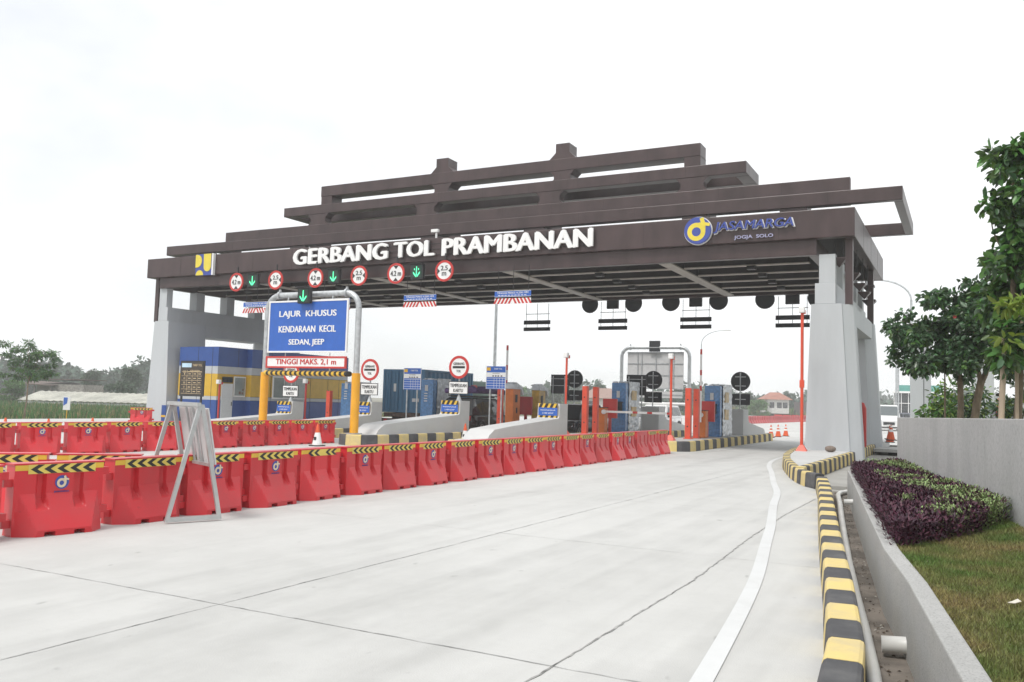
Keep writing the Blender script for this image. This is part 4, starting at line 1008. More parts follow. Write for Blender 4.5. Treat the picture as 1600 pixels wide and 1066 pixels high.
cam_pole(-4.82, 29.75, .285, 4.95, 'tall orange-red pole with a white camera beside the right gate leg', guard_m, .05)
cam_pole(-31.7, 30.1, .0, 2.17, 'dark red pole with a round white camera in front of the blue and yellow booth', red_m)
cam_pole(-27.3, 31.2, ISZ, 2.3, 'dark red camera pole behind the TEMPELKAN KARTU plate by the booth windows', red_m)
hp = thing('red_standpipe', 'bent red standpipe beside the right gate leg', 'standpipe', (-3.38, 34.6, -.03))
MB().tube([(-3.38, 34.6, -.05), (-3.38, 34.6, 1.75), (-3.42, 34.6, 1.88), (-3.75, 34.6, 2.0)], .085, 0, 10).build('pipe', red_m, hp)
MB().box(-3.5, -3.26, 34.48, 34.72, -.03, .0).build('base', red_m, hp)
# cones
def cone(x, y, z, lab, grp, white_low=False, h=.72, rz=0, tilt=0):
    t = thing('traffic_cone', lab, 'traffic cone', (x, y, z), rz, grp)
    if tilt: t.rotation_euler = (tilt, 0, rz)
    def fr(za, zb, mi, g):
        ra, rb = .15*(1-za/h)+.024, .15*(1-zb/h)+.024
        g.loft([[(q*math.cos(2*math.pi*k/20), q*math.sin(2*math.pi*k/20), zz) for k in range(20)] for q, zz in ((ra, za), (rb, zb))], mi, True, True)
    base = MB(); base.box(-.19, .19, -.19, .19, 0, .035)
    b = base.build('base', black_m, None); b.parent = t
    g = MB(); bands = ((.036, .34, 0), (.342, .44, 1), (.442, .52, 0), (.522, .60, 1), (.602, h, 0)) if not white_low else ((.036, .44, 1), (.442, h, 0))
    for a, c, mi in bands: fr(a, c, mi, g)
    o = g.build('body', [mat('cone orange', (.72, .11, .03), .45), white_m], None); o.parent = t
    if white_low:
        g = MB(); g.box(-.03, .05, -.145, -.11, .2, .3); o = g.build('mark', black_m, None); o.parent = t
cone(-18.25, 27.1, 0, 'white traffic cone with an orange tip, left one in front of the striped island kerb', 'white cones by the island kerb', True)
cone(-17.45, 29.3, 0, 'white traffic cone with an orange tip, right one in front of the striped island kerb', 'white cones by the island kerb', True)
cone(-18.85, 22.2, 0, 'white traffic cone with an orange tip beside the right gantry post', 'white cones by the island kerb', True)
for i, (x, y) in enumerate(((-9.84, 50.4), (-9.78, 52.2), (-9.69, 54.1))): cone(x, y, 0, 'orange traffic cone with white bands beyond the islands, %s of three from the left' % ORD[i], 'three cones beyond the islands')
for i, (x, y) in enumerate(((-25.5, 15.9), (-24.5, 16.6), (-25.2, 18.6))): cone(x, y, 0, 'orange cone tip showing over the back row of barriers, %s from the left' % ORD[i], 'cones behind the back row')
cone(-2.78, 38.9, .5, 'leaning orange and white cone behind the right gate leg', 'cones behind the right gate leg', False, .62, .4, .12); cone(-2.9, 40.2, .35, 'upright orange and white cone behind the right gate leg', 'cones behind the right gate leg')
# ================================================================== BOOTH AND PRICE BOARD
bo = thing('toll_office', 'small toll office clad in blue, grey and yellow panels beside the left gate leg', 'office', (-34.5, 36, 0))
def banded(g, x0, x1, y0, y1):
    for z0, z1, mi in ((0, 1.28, 0), (1.285, 1.47, 2), (1.475, 2.60, 1), (2.605, 2.98, 2), (2.985, 3.95, 0)): g.box(x0, x1, y0, y1, z0, z1, mi)
g = MB(); banded(g, -35.95, -33.2, 31.35, 33.30); g.build('wall', [panB_m, panY_m, panG_m], bo)
g = MB(); banded(g, -35.95, -32.85, 33.301, 41.2); g.build('wall', [panB_m, panY_m, panG_m], bo)
MB().box(-35.7, -33.4, 31.6, 41.0, 3.951, 3.98).build('roof', panB_m, bo)
g = MB()
for y in (32.7,): g.box(-33.199, -33.192, y-.01, y+.01, 2.99, 3.95)
for y in (34.0, 34.75, 37.9, 39.4, 40.4):
    for z0, z1 in ((0, 2.6), (2.99, 3.95)):
        if not (34.75 < y < 37.5 and z0 == 0): g.box(-32.849, -32.842, y-.01, y+.01, z0, z1)
for x in (-34.6, -33.6): g.box(x-.01, x+.01, 31.342, 31.349, 0, 3.95)
for z in (1.28, 1.47, 2.6, 2.98): g.box(-32.849, -32.842, 33.31, 41.2, z-.006, z+.008)
g.build('panel_seam', seam_m, bo)
d = MB(); d.box(-33.19, -33.13, 31.62, 32.36, .05, 2.12); dr = d.build('door', mat('door white', (.62, .64, .65), .45, var=.03), bo)
g = MB(); g.tube([(-33.09, 32.26, 1.0), (-33.09, 32.26, 1.2)], .02); g.build('handle', black_m, dr)
g = MB()
for z in (.72, 1.42): g.box(-33.128, -33.122, 31.64, 32.34, z, z+.012)
g.build('panel_line', boardback_m, dr)
MB().box(-33.17, -33.14, 31.65, 32.33, 2.18, 2.46).build('transom', glass_m, bo)
w_ = MB(); w_.box(-33.18, -33.13, 32.42, 33.22, 1.46, 2.5); wf = w_.build('window', white_m, bo); MB().box(-33.128, -33.12, 32.47, 33.17, 1.53, 2.44).build('pane', winb_m, wf)
w_ = MB(); w_.box(-32.84, -32.79, 34.85, 37.45, 1.40, 2.62); wf = w_.build('window', white_m, bo)
for a, b in ((34.92, 35.7), (35.74, 36.55), (36.59, 37.38)): MB().box(-32.788, -32.78, a, b, 1.48, 2.55).build('pane', winb_m, wf)
g = MB()
for y, z, s in ((32.75, 1.6, .14), (32.95, 1.6, .1), (32.98, 1.78, .1)): g.box(-33.117, -33.113, y, y+s, z, z+s)
g.build('sticker', mat('sticker brown', (.16, .08, .06), .5), bo)
pr = thing('price_board', 'black toll price board with gold table on black posts beside the left gate leg', 'price board', (-31.9, 28, 0))
x0, x1, z0, z1, y = -32.02, -30.50, 1.45, 3.07, 28.0
MB().box(x0, x1, y, y+.06, z0, z1).build('frame', black_m, pr)
MB().box(x0+.07, x1-.07, y-.012, y-.002, z0+.07, z1-.07).build('panel', mat('board brown', (.045, .035, .028), .5), pr)
g = MB(); w = x1-x0
for k in range(6): q = z0+.12+k*.20; g.box(x0+.12, x1-.12, y-.02, y-.013, q, q+.016)
for q in (.30, .52, .74): g.box(x0+w*q, x0+w*q+.016, y-.02, y-.013, z0+.12, z1-.42)
g.box(x0+w*.3, x1-.12, y-.02, y-.013, z1-.52, z1-.50)
for k, rn in enumerate(('V', 'IV', 'III', 'II', 'I')):
    q = z0+.22+k*.20; put_text(g, rn, (x0+w*.2, y-.018, q), .03*len(rn)+.03, .09, .006)
    for c in (.41, .63, .83): put_text(g, '00.000', (x0+w*c, y-.018, q), .2, .06, .006) if False else g.box(x0+w*c-.08, x0+w*c+.08, y-.02, y-.013, q-.018, q+.018)
put_text(g, 'GOL', (x0+w*.2, y-.018, z1-.5), .2, .1, .006); put_text(g, 'KENDARAAN', (x0+w*.63, y-.018, z1-.45), .6, .06, .006); put_text(g, 'TARIF TOL', (x0+w*.72, y-.018, z1-.2), .6, .10, .006, 0, .02)
g.build('table', mat('gold print', (.55, .43, .26), .5), pr)
g = MB(); g.box(x0+.11, x0+.72, y-.02, y-.013, z1-.30, z1-.11); g.build('logo_strip', mat('pale blue print', (.45, .62, .75), .5), pr)
for x in (x0+.12, x1-.14): MB().box(x-.04, x+.04, y, y+.06, 0, z0).build('post', black_m, pr)
t = thing('info_board', 'small blue and yellow board on the ground against the left gate leg', 'sign', (-35.7, 30.3, 0)); MB().box(-35.85, -35.55, 30.3, 30.35, .15, .95).build('panel', panB_m, t); MB().box(-35.85, -35.55, 30.29, 30.299, .35, .45).build('band', yel_m, t)
# ================================================================== VEHICLES
def car(name, label, cat, x, y, rz, L, Wd, H, paint, hood=.26, kind='mpv', mask=None, group=None):
    """Car facing local +y; lower body and cabin are lofted, glass and trim are parts of their own."""
    t = thing(name, label, cat, (x, y, 0), rz, group); h = Wd/2
    def B(mb, n, mt, par=None, bev=0):
        o = mb.build(n, mt, None, bev); o.parent = par or t; KIDS.setdefault((par or t).name, []).append(o); return o
    belt = H*.57; gc = .2; cowl = L*(.5-hood); hz = H*.55
    st = [(-L/2, .78, .45, H*.50), (-L/2+.06, .94, .32, belt*.98), (-L/2+.35, 1., .25, belt), (-L*.2, 1., gc, belt), (cowl, 1., gc, belt*1.0), (cowl+(L/2-cowl)*.55, .985, gc+.02, hz*.95), (L/2-.22, .94, .27, hz*.86), (L/2-.03, .80, .34, hz*.72)]
    rings = []
    for yy, wf, zb, zt in st:
        w = h*wf; rings.append([(-w*.93, yy, zb), (-w, yy, zb+(zt-zb)*.35), (-w*.985, yy, zt-.10), (-w*.90, yy, zt-.015), (-w*.5, yy, zt+.012), (0, yy, zt+.02), (w*.5, yy, zt+.012), (w*.90, yy, zt-.015), (w*.985, yy, zt-.10), (w, yy, zb+(zt-zb)*.35), (w*.93, yy, zb)])
    g = MB(); g.loft(rings, 0, True, True); body = B(g, 'body', paint)
    rb, rt, ft, fb = -L/2+.08, -L/2+.38 if kind != 'sedan' else -L/2+.95, cowl-.55-.2*(kind == 'sedan'), cowl+.12
    z0, z1 = belt-.03, H; wb, wt = h*.955, h*.78
    def cab(f, w0, w1, za, zb, o=0): return [[(-w0, rb-o+(rt-rb)*0, za), (w0, rb-o, za), (w0, fb+o, za), (-w0, fb+o, za)], [(-w1, rt, zb), (w1, rt, zb), (w1, ft, zb), (-w1, ft, zb)]]
    ra = [(-wb, rb, z0), (wb, rb, z0), (wb, fb, z0), (-wb, fb, z0)]; rc = [(-wt, rt, z1-.06), (wt, rt, z1-.06), (wt, ft, z1-.06), (-wt, ft, z1-.06)]
    rd = [(-wt*.93, rt+.1, z1), (wt*.93, rt+.1, z1), (wt*.93, ft-.16, z1), (-wt*.93, ft-.16, z1)]
    g = MB(); g.loft([ra, rc, rd]); B(g, 'cabin', paint, None, .03)
    def panel(p, q, r_, s, a, b, c, d, off):   # patch of a quad (p,q lower edge, s,r upper edge) in parameters
        P = lambda u, v: (Vector(p).lerp(Vector(q), u)).lerp(Vector(s).lerp(Vector(r_), u), v)
        n = (Vector(q)-Vector(p)).cross(Vector(s)-Vector(p)).normalized()*off
        return [P(a, c)+n, P(b, c)+n, P(b, d)+n, P(a, d)+n]
    def glass(nm, quads, mt=glass_m):
        g = MB()
        for q in quads: g.add(q, [(0, 1, 2, 3)])
        B(g, nm, mt)
    glass('windscreen', [panel(ra[2], ra[3], rc[3], rc[2], .05, .95, .08, .94, .012)], mat('windscreen', (.10, .12, .125), .05, var=.05, spec=1.) if paint == carW_m and mask != 'dark' else glass_m)
    glass('rear_window', [panel(ra[0], ra[1], rc[1], rc[0], .08, .92, .14, .9, .012)])
    for s, (a, b, c, d) in ((1, (ra[1], ra[2], rc[2], rc[1])), (-1, (ra[3], ra[0], rc[0], rc[3]))):
        sp = ((.05, .27), (.30, .58), (.61, .90)) if s > 0 else ((.10, .39), (.42, .70), (.73, .95))
        for u0, u1 in sp: glass('side_window', [panel(a, b, c, d, u0, u1, .16, .9, .012)])
    for s in (-1, 1):
        g = MB(); yy = L/2-.16
        g.add([(s*h*.88, L/2-.34, hz*.83), (s*h*.45, L/2-.02, hz*.70), (s*h*.45, L/2-.01, hz*.58), (s*h*.93, L/2-.20, hz*.66)], [(0, 1, 2, 3)]); g2 = MB()
        vs = [Vector(v) for v in g.v]; nrm = Vector((s*.35, .9, .25)).normalized()*.03
        g2.loft([[v-nrm for v in vs], [v+nrm for v in vs]]); B(g2, 'headlight', lampG_m)
        g2 = MB(); g2.box(min(s*h*.62, s*h*.9), max(s*h*.62, s*h*.9), -L/2-.02, -L/2+.16, belt*.72, belt*.93); B(g2, 'taillight', tail_m)
        g2 = MB(); g2.box(min(s*(h+.01), s*(h+.17)), max(s*(h+.01), s*(h+.17)), cowl-.22, cowl-.08, belt+.0, belt+.13); B(g2, 'wing_mirror', carK_m if paint == carK_m or mask else paint, None, .02)
        for yy in (L*.5-L*.19, -L*.5+L*.20):
            r = .33; xx = s*(h-.10)
            g2 = MB(); g2.disc((xx, yy, r), r, 'x', .24, 0, 28); wh = B(g2, 'wheel', tyre_m)
            g3 = MB(); g3.disc((s*(h+.025), yy, r), r*.66, 'x', .012, 0, 24); rm = B(g3, 'rim', rim_m, wh)
            g3 = MB()
            for k in range(5):
                a = 2*math.pi*k/5; b_ = a+.33
                pts = [(yy+r*.22*math.cos(a), r+r*.22*math.sin(a)), (yy+r*.58*math.cos(a), r+r*.58*math.sin(a)), (yy+r*.58*math.cos(b_+.25), r+r*.58*math.sin(b_+.25)), (yy+r*.22*math.cos(b_), r+r*.22*math.sin(b_))]
                xa = s*(h+.033); g3.ext(pts, 'x', xa-.003, xa+.003)
            B(g3, 'rim_slot', black_m, wh)
            g2 = MB(); P = []
            for k in range(13): a = R(-5+190*k/12); P.append((s*(h+.004), yy+(r+.07)*math.cos(a), r+(r+.07)*math.sin(a)))
            g2.tube(P, .035, 0, 6); B(g2, 'wheel_arch', black_m if mask else paint)
    g = MB(); g.box(-h*.48, h*.48, L/2-.06, L/2+.012, hz*.42, hz*.62); B(g, 'grille', black_m, None, .02)
    g = MB(); g.box(-h*.75, h*.75, L/2-.12, L/2-.015, .27, .36); B(g, 'air_intake', black_m)
    for yy in (L/2+.016, -L/2-.012):
        g = MB(); zz = .42 if yy > 0 else belt*.72; g.box(-.22, .22, yy-.006, yy+.006, zz, zz+.12); B(g, 'number_plate', mat('plate white', (.6, .6, .58), .5))
    g = MB()
    for s in (-1, 1):
        for yy in (-L*.08, L*.1): a, b = sorted((s*(h+.001), s*(h+.02))); g.box(a, b, yy-.09, yy+.09, belt-.16, belt-.12)
    B(g, 'door_handle', paint)
    return t
PI = math.pi
sv = car('black_suv', 'black SUV seen from behind with purple bundles tied on its roof', 'car', -20.75, 36.1, 0, 4.5, 1.84, 1.74, carK_m)
bd = thing('roof_load', 'purple cloth bundles tied on the roof rack of the black SUV', 'luggage', (-20.75, 36, 1.8))
rr = random.Random(2); g = MB()
for k in range(9):
    a = -21.5+rr.uniform(0, 1.1); b = 34.4+k*.27; r = rr.uniform(.10, .16)
    g.tube([(a, b, 1.92+r), (a+.25, b+.05, 1.95+r*1.3), (a+.6, b+rr.uniform(-.1, .1), 1.91+r)], [r*.6, r*1.1, r*.6], 0, 10)
g.tube([(-21.55, 34.3, 2.05), (-20.0, 34.35, 2.07), (-19.85, 35.6, 2.08), (-19.9, 37, 2.05)], .12, 0, 10); g.tube([(-20.8, 34.4, 2.2), (-20.1, 36.8, 2.2)], [.08, .13], 0, 8); g.build('bundle', cloth_m, bd)
MB().tube([(-20.3, 34.6, 2.24), (-20.3, 34.9, 2.26)], .1).build('red_bag', red_m, bd)
g = MB()
for y in (34.7, 36.2): g.box(-21.5, -20.0, y-.03, y+.03, 1.76, 1.82)
for x in (-21.45, -20.05): g.box(x-.02, x+.02, 34.4, 37.0, 1.822, 1.86)
g.build('roof_rack', black_m, bd)
car('black_car', 'glossy black car facing the camera, first in the queue behind the second island', 'car', -16.35, 37.3, PI, 4.2, 1.74, 1.62, carK_m, .23, 'mpv', 'dark')
car('white_car', 'white hatchback half hidden by the blue wrapped machine, second in the queue', 'car', -16.3, 43.9, PI, 4.0, 1.70, 1.60, carW_m, .2, 'mpv', 'dark', 'white cars queuing beyond the gate')
car('white_car', 'white people carrier facing the camera behind the far crash block, third in the queue', 'car', -16.3, 49.9, PI, 4.2, 1.74, 1.68, carW_m, .22, 'mpv', 'lit', 'white cars queuing beyond the gate')
def truck():
    t = thing('container_truck', 'truck carrying a blue corrugated container seen from behind', 'truck', (-25.15, 38, 0))
    x0, x1, y0, y1, z0, z1 = -26.42, -23.9, 36.0, 40.8, .92, 3.10
    g = MB(); n = 46; pts = []
    for k in range(n+1):
        yy = y0+.14+(y1-y0-.28)*k/n; ph = k % 4; d = (0, 0, .045, .045)[ph]; pts.append((yy, d))
    for xx, s in ((x1, -1), (x0, 1)):
        g.loft([[(xx+s*(.012+d), yy, z) for yy, d in pts] for z in (z0+.12, z1-.12)], 0, False, False, False)
    g.box(x0+.02, x1-.02, y0+.1, y1-.1, z1-.10, z1-.03); g.box(x0+.02, x1-.02, y1-.05, y1-.01, z0, z1)
    g.build('corrugated_side', cont_m, t)
    g = MB()
    for xa in (x0, x1-.13):
        for ya in (y0, y1-.13): g.box(xa, xa+.13, ya, ya+.13, z0, z1)
        for za in (z0, z1-.11): g.box(xa+.002, xa+.128, y0+.131, y1-.131, za, za+.108)
    for za in (z0, z1-.11): g.box(x0+.131, x1-.131, y0, y0+.1, za, za+.108)
    g.build('frame', cont_m, t, .01)
    for s in (-1, 1):
        a, b = (x0+.14, (x0+x1)/2-.008) if s < 0 else ((x0+x1)/2+.008, x1-.14)
        d = MB(); d.box(a, b, y0+.03, y0+.09, z0+.112, z1-.112); 
        for k in range(5): q = a+(b-a)*(k+.5)/5; d.box(q-.06, q+.06, y0+.012, y0+.029, z0+.16, z1-.16)
        do = d.build('door', cont_m, t)
        g = MB()
        for q in (.3, .72): xx = a+(b-a)*q; g.tube([(xx, y0-.01, z0+.05), (xx, y0-.01, z1-.05)], .02, 0, 6); g.box(xx-.02, xx+.22, y0-.03, y0-.012, z0+.75, z0+.79)
        g.build('lock_bar', cont_m, do)
    g = MB(); g.box(-24.6, -24.2, y0+.0, y0+.011, z0+.55, z0+.72); g.box(-25.75, -25.6, y0, y0+.011, z0+1.05, z0+1.45); g.build('label', boardback_m, t)
    g = MB(); g.box(x0+.2, x1-.2, y0-.1, y1+.2, .70, .90); g.box(x0+.1, x1-.1, y0-.16, y0-.08, .45, .62); g.build('chassis', rust_m, t)
    for xx in (x0+.35, x1-.35):
        for yy in (37.2, 38.4): w = MB().disc((xx, yy, .48), .48, 'x', .5, 0, 28).build('wheel', tyre_m, t); MB().disc((xx+(.255 if xx > -25 else -.255), yy, .48), .26, 'x', .01, 0, 20).build('rim', rust_m, w)
    for xx in (x0+.25, x1-.35): MB().box(xx, xx+.18, y0-.18, y0-.161, .48, .58).build('taillight', tail_m, t)
    g = MB(); g.box(x0+.25, x1-.25, 41.1, 43.0, .6, 2.7); g.build('cab', mat('truck cab green', (.10, .17, .14), .4), t, .08)
truck()
# far traffic on the right
def van(x, y, rz, lab):
    t = car('white_van', lab, 'van', x, y, rz, 4.9, 1.9, 2.25, carW_m, .13, 'mpv', 'lit'); return t
van(-6.2, 84, PI+.1, 'white van waiting beyond the right gate leg')
car('grey_car', 'small dark grey car far beyond the white van', 'car', -6.9, 98, PI/2, 4.3, 1.75, 1.6, mat('grey paint', (.10, .11, .14), .3, coat=.5), .25)
# ================================================================== LAMP POSTS, PIPES, LITTER
def lamp(x, y, z0, h, arm, lab, r=.09, rz=0):
    t = thing('street_lamp', lab, 'street lamp', (x, y, z0), 0, 'tall grey street lamps')
    MB().tube([(x, y, z0), (x, y, z0+h*.86)], [r, r*.75], 0, 8).build('pole', steel_m, t)
    if arm:
        P = [(x+arm*(1-math.cos(R(90*k/8))), y, z0+h*.86+h*.14*math.sin(R(90*k/8))) for k in range(9)]
        MB().tube(P, r*.6, 0, 6).build('arm', steel_m, t)
        e = P[-1]; s = 1 if arm > 0 else -1; MB().box(min(e[0], e[0]+s*.7), max(e[0], e[0]+s*.7), e[1]-.12, e[1]+.12, e[2]-.06, e[2]+.06).build('lamp_head', boardback_m, t, .03)
lamp(-28.9, 52.2, -.1, 11.5, 2.2, 'grey lamp post rising from behind the container into the gate roof', .13)
lamp(-21.8, 79.0, 0, 8.7, 2.0, 'thin lamp post with a curved arm right of the far gantry', .08)
lamp(-4.45, 87.0, -.3, 14.3, -3.2, 'tall lamp post with a long curved arm behind the right trees', .14)
lamp(-8.6, 130, 0, 13, 3.5, 'distant lamp post with an arm right of the back gate leg', .10); lamp(-10.4, 160, 0, 13, 3.5, 'most distant lamp post right of the back gate leg', .10)
lamp(-4.6, 72, 0, 8.5, 0, 'plain pole between the white van and the grey pillar', .07)
g = MB(); PP = [(-2.12, 19.9), (-2.27, 19.8), (-2.36, 19.4), (-2.33, 18.8), (-2.07, 17.0), (-1.78, 14.8), (-1.48, 12.6), (-1.20, 10.6), (-.92, 8.7), (-.72, 7.4), (-.56, 6.3), (-.42, 5.2), (-.30, 4.0), (-.2, 2)]
g.tube([(x+.0, y, DZ+.052) for i, (x, y) in enumerate(PP)], .05, 0, 10)
tag(g.build('drain_pipe', pvc_m, None, at=(-1.3, 11, -.2)), 'long grey plastic pipe lying in the drain along the kerb', 'pipe')
def outlet(x, y, z, r, lab):
    t = thing('outlet_pipe', lab, 'pipe', (x, y, z), 0, 'outlet pipes of the planter wall'); d = Vector((-1, -.12, -.06)).normalized(); c = Vector((x, y, z)); u = Vector((0, 0, 1)).cross(d).normalized(); v = d.cross(u)
    g = MB(); rings = []
    for q, rr_ in ((0, r), (3.4*r, r), (3.4*r, r*.86), (.02, r*.86)): rings.append([c+d*q+(u*math.cos(2*math.pi*k/24)+v*math.sin(2*math.pi*k/24))*rr_ for k in range(24)])
    g.loft(rings, 0, True, True); g.build('pipe', pvc_m, t)
outlet(-.36, 7.0, -.03, .06, 'short fat white outlet pipe sticking out low from the near planter wall')
outlet(-1.72, 15.9, .10, .045, 'small white outlet pipe high up the planter wall near its far end')
st = MB(); rr = random.Random(9)
rings = []
for k in range(9):
    a = PI*k/8; q = math.sin(a); rings.append([(-3.94+.17*q*math.cos(2*PI*j/14)*(1+.12*math.sin(3*j+k)), 29.9+.15*q*math.sin(2*PI*j/14)*(1+.1*math.cos(2*j-k)), .39-.105*math.cos(a)) for j in range(14)])
st.loft(rings, 0, False, True); tag(st.build('stone', layered('river stone', (.22, .175, .145), (.12, .1, .085), .9, 4, 18, .7), None, at=(-3.94, 29.9, .285)), 'round brown stone lying at the foot of the right gate leg', 'stone')
g = MB(); g.add([(.22, 6.43, .462), (.26, 6.40, .468), (.30, 6.46, .474), (.28, 6.49, .482), (.25, 6.47, .468)], [(0, 1, 2, 3, 4)]); g.add([(.22, 6.43, .459), (.26, 6.40, .465), (.30, 6.46, .471), (.28, 6.49, .479), (.25, 6.47, .465)], [(4, 3, 2, 1, 0)])
tag(g.build('paper_scrap', mat('paper', (.62, .58, .50), .8), None, at=(.27, 6.45, .47)), 'crumpled scrap of cream paper on the grass slope', 'litter')
g = MB(); rr = random.Random(21)
for k in range(900):
    y = rr.uniform(4.5, 20); xl = np.interp(y, [p[1] for p in KER], [p[0] for p in KER])+.27; xr = np.interp(y, [p[1] for p in DW], [p[0] for p in DW])-.02
    x = xl+(xr-xl)*(rr.random()**1.5); s = rr.uniform(.006, .022); a = rr.uniform(0, 6.3); c_, s_ = math.cos(a)*s, math.sin(a)*s; q = rr.uniform(.25, .6); g.add([(x-c_, y-s_, DZ+.004), (x+s_*q, y-c_*q, DZ+.006+s*.3), (x+c_, y+s_, DZ+.005), (x-s_*q, y+c_*q, DZ+.008+s*.4)], [(0, 1, 2, 3)], 0 if rr.random() < .75 else 1)
tag(g.build('drain_debris', [mat('dark grit', (.09, .07, .05), .95), mat('pale grit', (.4, .38, .34), .9)], None, at=(-1.2, 12, -.27)), 'dark grit and leaf litter scattered along the drain floor', 'debris', kind='stuff')
# ================================================================== TREES AND PLANTS
def leaves(blobs, n, size, shell=.5, droop=.3, asp=.45, cup=.25):
    """Leaf faces in a set of ellipsoid clumps: each leaf two quads folded on the midrib."""
    wts = np.array([b[3]*b[4]*b[5] for b in blobs])**.75; wts /= wts.sum(); ks = rng.choice(len(blobs), n, p=wts); B = np.array(blobs)[ks]
    d = rng.normal(size=(n, 3)); d /= np.linalg.norm(d, axis=1)[:, None]; r = (shell+(1-shell)*rng.random(n)**.6)[:, None]*rng.uniform(.75, 1.12, n)[:, None]
    c = B[:, :3]+d*B[:, 3:6]*r
    a = d+rng.normal(scale=.7, size=(n, 3)); a[:, 2] -= droop; a /= np.linalg.norm(a, axis=1)[:, None]
    s = np.cross(a, rng.normal(size=(n, 3))+np.array([0, 0, 1.2])); s /= np.linalg.norm(s, axis=1)[:, None]; nn = np.cross(s, a)
    L = (size*rng.uniform(.6, 1.25, n))[:, None]; w = L*asp
    p0 = c; tip = c+a*L-nn*L*.14
    q = [c+a*L*t+sg*s*w*ww*.5+nn*w*cup*ww-nn*L*.14*t*t for sg in (1, -1) for t, ww in ((.28, .95), (.68, .85))]
    vs = np.stack([p0, q[0], q[1], tip, q[2], q[3]], 1).reshape(-1, 3); k = np.arange(n)[:, None]*6
    fs = np.concatenate([k+np.array([[0, 1, 2, 3]]), k+np.array([[3, 5, 4, 0]])], 0)
    return vs, fs
def limb(g, a, b, r0, r1, bend=.1, seg=6, mi=0):
    a, b = Vector(a), Vector(b); L = (b-a).length; P = [a.lerp(b, k/seg)+Vector((random.uniform(-1, 1), random.uniform(-1, 1), random.uniform(-.5, .5)))*bend*L*(1 if 0 < k < seg else 0)*.3 for k in range(seg+1)]
    g.tube(P, [r0+(r1-r0)*k/seg for k in range(seg+1)], mi, 8); return P
def tree(name, label, cat, base, trunks, blobs, n, size, mts, split=None, group=None, **kw):
    t = thing(name, label, cat, base, 0, group); g = MB()
    for tr in trunks: limb(g, *tr)
    g.build('trunk', trunk_m, t)
    vs, fs = leaves(blobs, n, size, **kw); vs = vs-np.array(base)
    idx = (rng.random(n) < (split or 0)).astype(int); quick('crown', vs, fs, mts, np.concatenate([idx, idx]), t); return t
# bushy flowering tree behind the garden wall
bx, by = -.05, 20.2
rr = random.Random(4); blobs = []
while len(blobs) < 52:
    a, c = rr.uniform(-1, 1), rr.uniform(-1, 1)
    if a*a+c*c > 1 or (a < -.2 and c > .55+a*.2) : continue
    blobs.append((-.38+a*1.0, 20.1+rr.uniform(-.7, .5), 3.30+c*.86+(.2*a if c > 0 else 0), rr.uniform(.18, .33), rr.uniform(.2, .36), rr.uniform(.14, .26)))
blobs += [(-1.25, 19.9, 2.95, .22, .2, .12), (-1.42, 19.8, 3.5, .15, .15, .1), (-1.36, 19.8, 2.72, .13, .15, .08), (.5, 20.2, 4.25, .3, .3, .2), (.1, 20.2, 4.35, .25, .2, .12), (-1.15, 20, 3.72, .2, .2, .12)]
tree('flowering_tree', 'dense dark green tree with red flowers on two brown trunks behind the garden wall', 'tree', (bx, by, 1.0),
     [((-.09, 20.3, .95), (-.14, 20.3, 2.7), .07, .05, .04), ((.05, 20.2, .95), (.27, 20.2, 2.35), .085, .07, .04), ((.27, 20.2, 2.3), (.6, 20.2, 3.5), .06, .025, .1), ((.27, 20.2, 2.3), (.1, 20.2, 3.9), .05, .02, .1), ((-.14, 20.3, 2.65), (-.7, 20.1, 3.4), .045, .015, .12), ((-.14, 20.3, 2.65), (-.3, 20.1, 3.9), .045, .015, .1), ((-.7, 20.1, 3.4), (-1.25, 20, 3.6), .015, .008, .1), ((-.37, 20.1, .95), (-.40, 20.1, 2.9), .02, .012, .05)],
     blobs, 8200, .125, [leafD_m, leafM_m], .2, shell=.25, asp=.62, droop=.45)
fl = MB(); rr = random.Random(8)
ft = bpy.data.objects[[o.name for o in bpy.data.objects if o.name.startswith('flowering_tree')][0]]
for x, z in ((.12, 3.3), (-.2, 3.6)):
    for k in range(5): a = 2*PI*k/5; c = Vector((x, 19.45, z)); fl.add([c, c+Vector((.035*math.cos(a), -.03, .035*math.sin(a))), c+Vector((.035*math.cos(a+.8), -.03, .035*math.sin(a+.8)))], [(0, 1, 2)])
fl.build('flower', flow_m, ft)
# undergrowth seen below the crown
for i, (x, y, z, r, mt, lab) in enumerate(((-.56, 24, 1.75, .62, leafM_m, 'bright green shrub growing low between the grey pillars behind the trunks'), (.0, 25, 1.8, .6, leafD_m, 'dark green shrub growing low behind the leaning trunk'), (.95, 22.5, 2.1, .55, leafD_m, 'dark shrub behind the bamboo-staked trunks'))):
    bl = [(x+rng.uniform(-.3, .3), y+rng.uniform(-.2, .2), z+rng.uniform(-.5, .6), r*.5, r*.5, r*.4) for k in range(8)]
    tree('shrub', lab, 'shrub', (x, y, .9), [((x+d, y, .9), (x+d*2, y, z), .018, .01, .1) for d in (-.12, .1)], bl, 900, .13, [mt, leafL_m], .2, group=None, shell=.2)
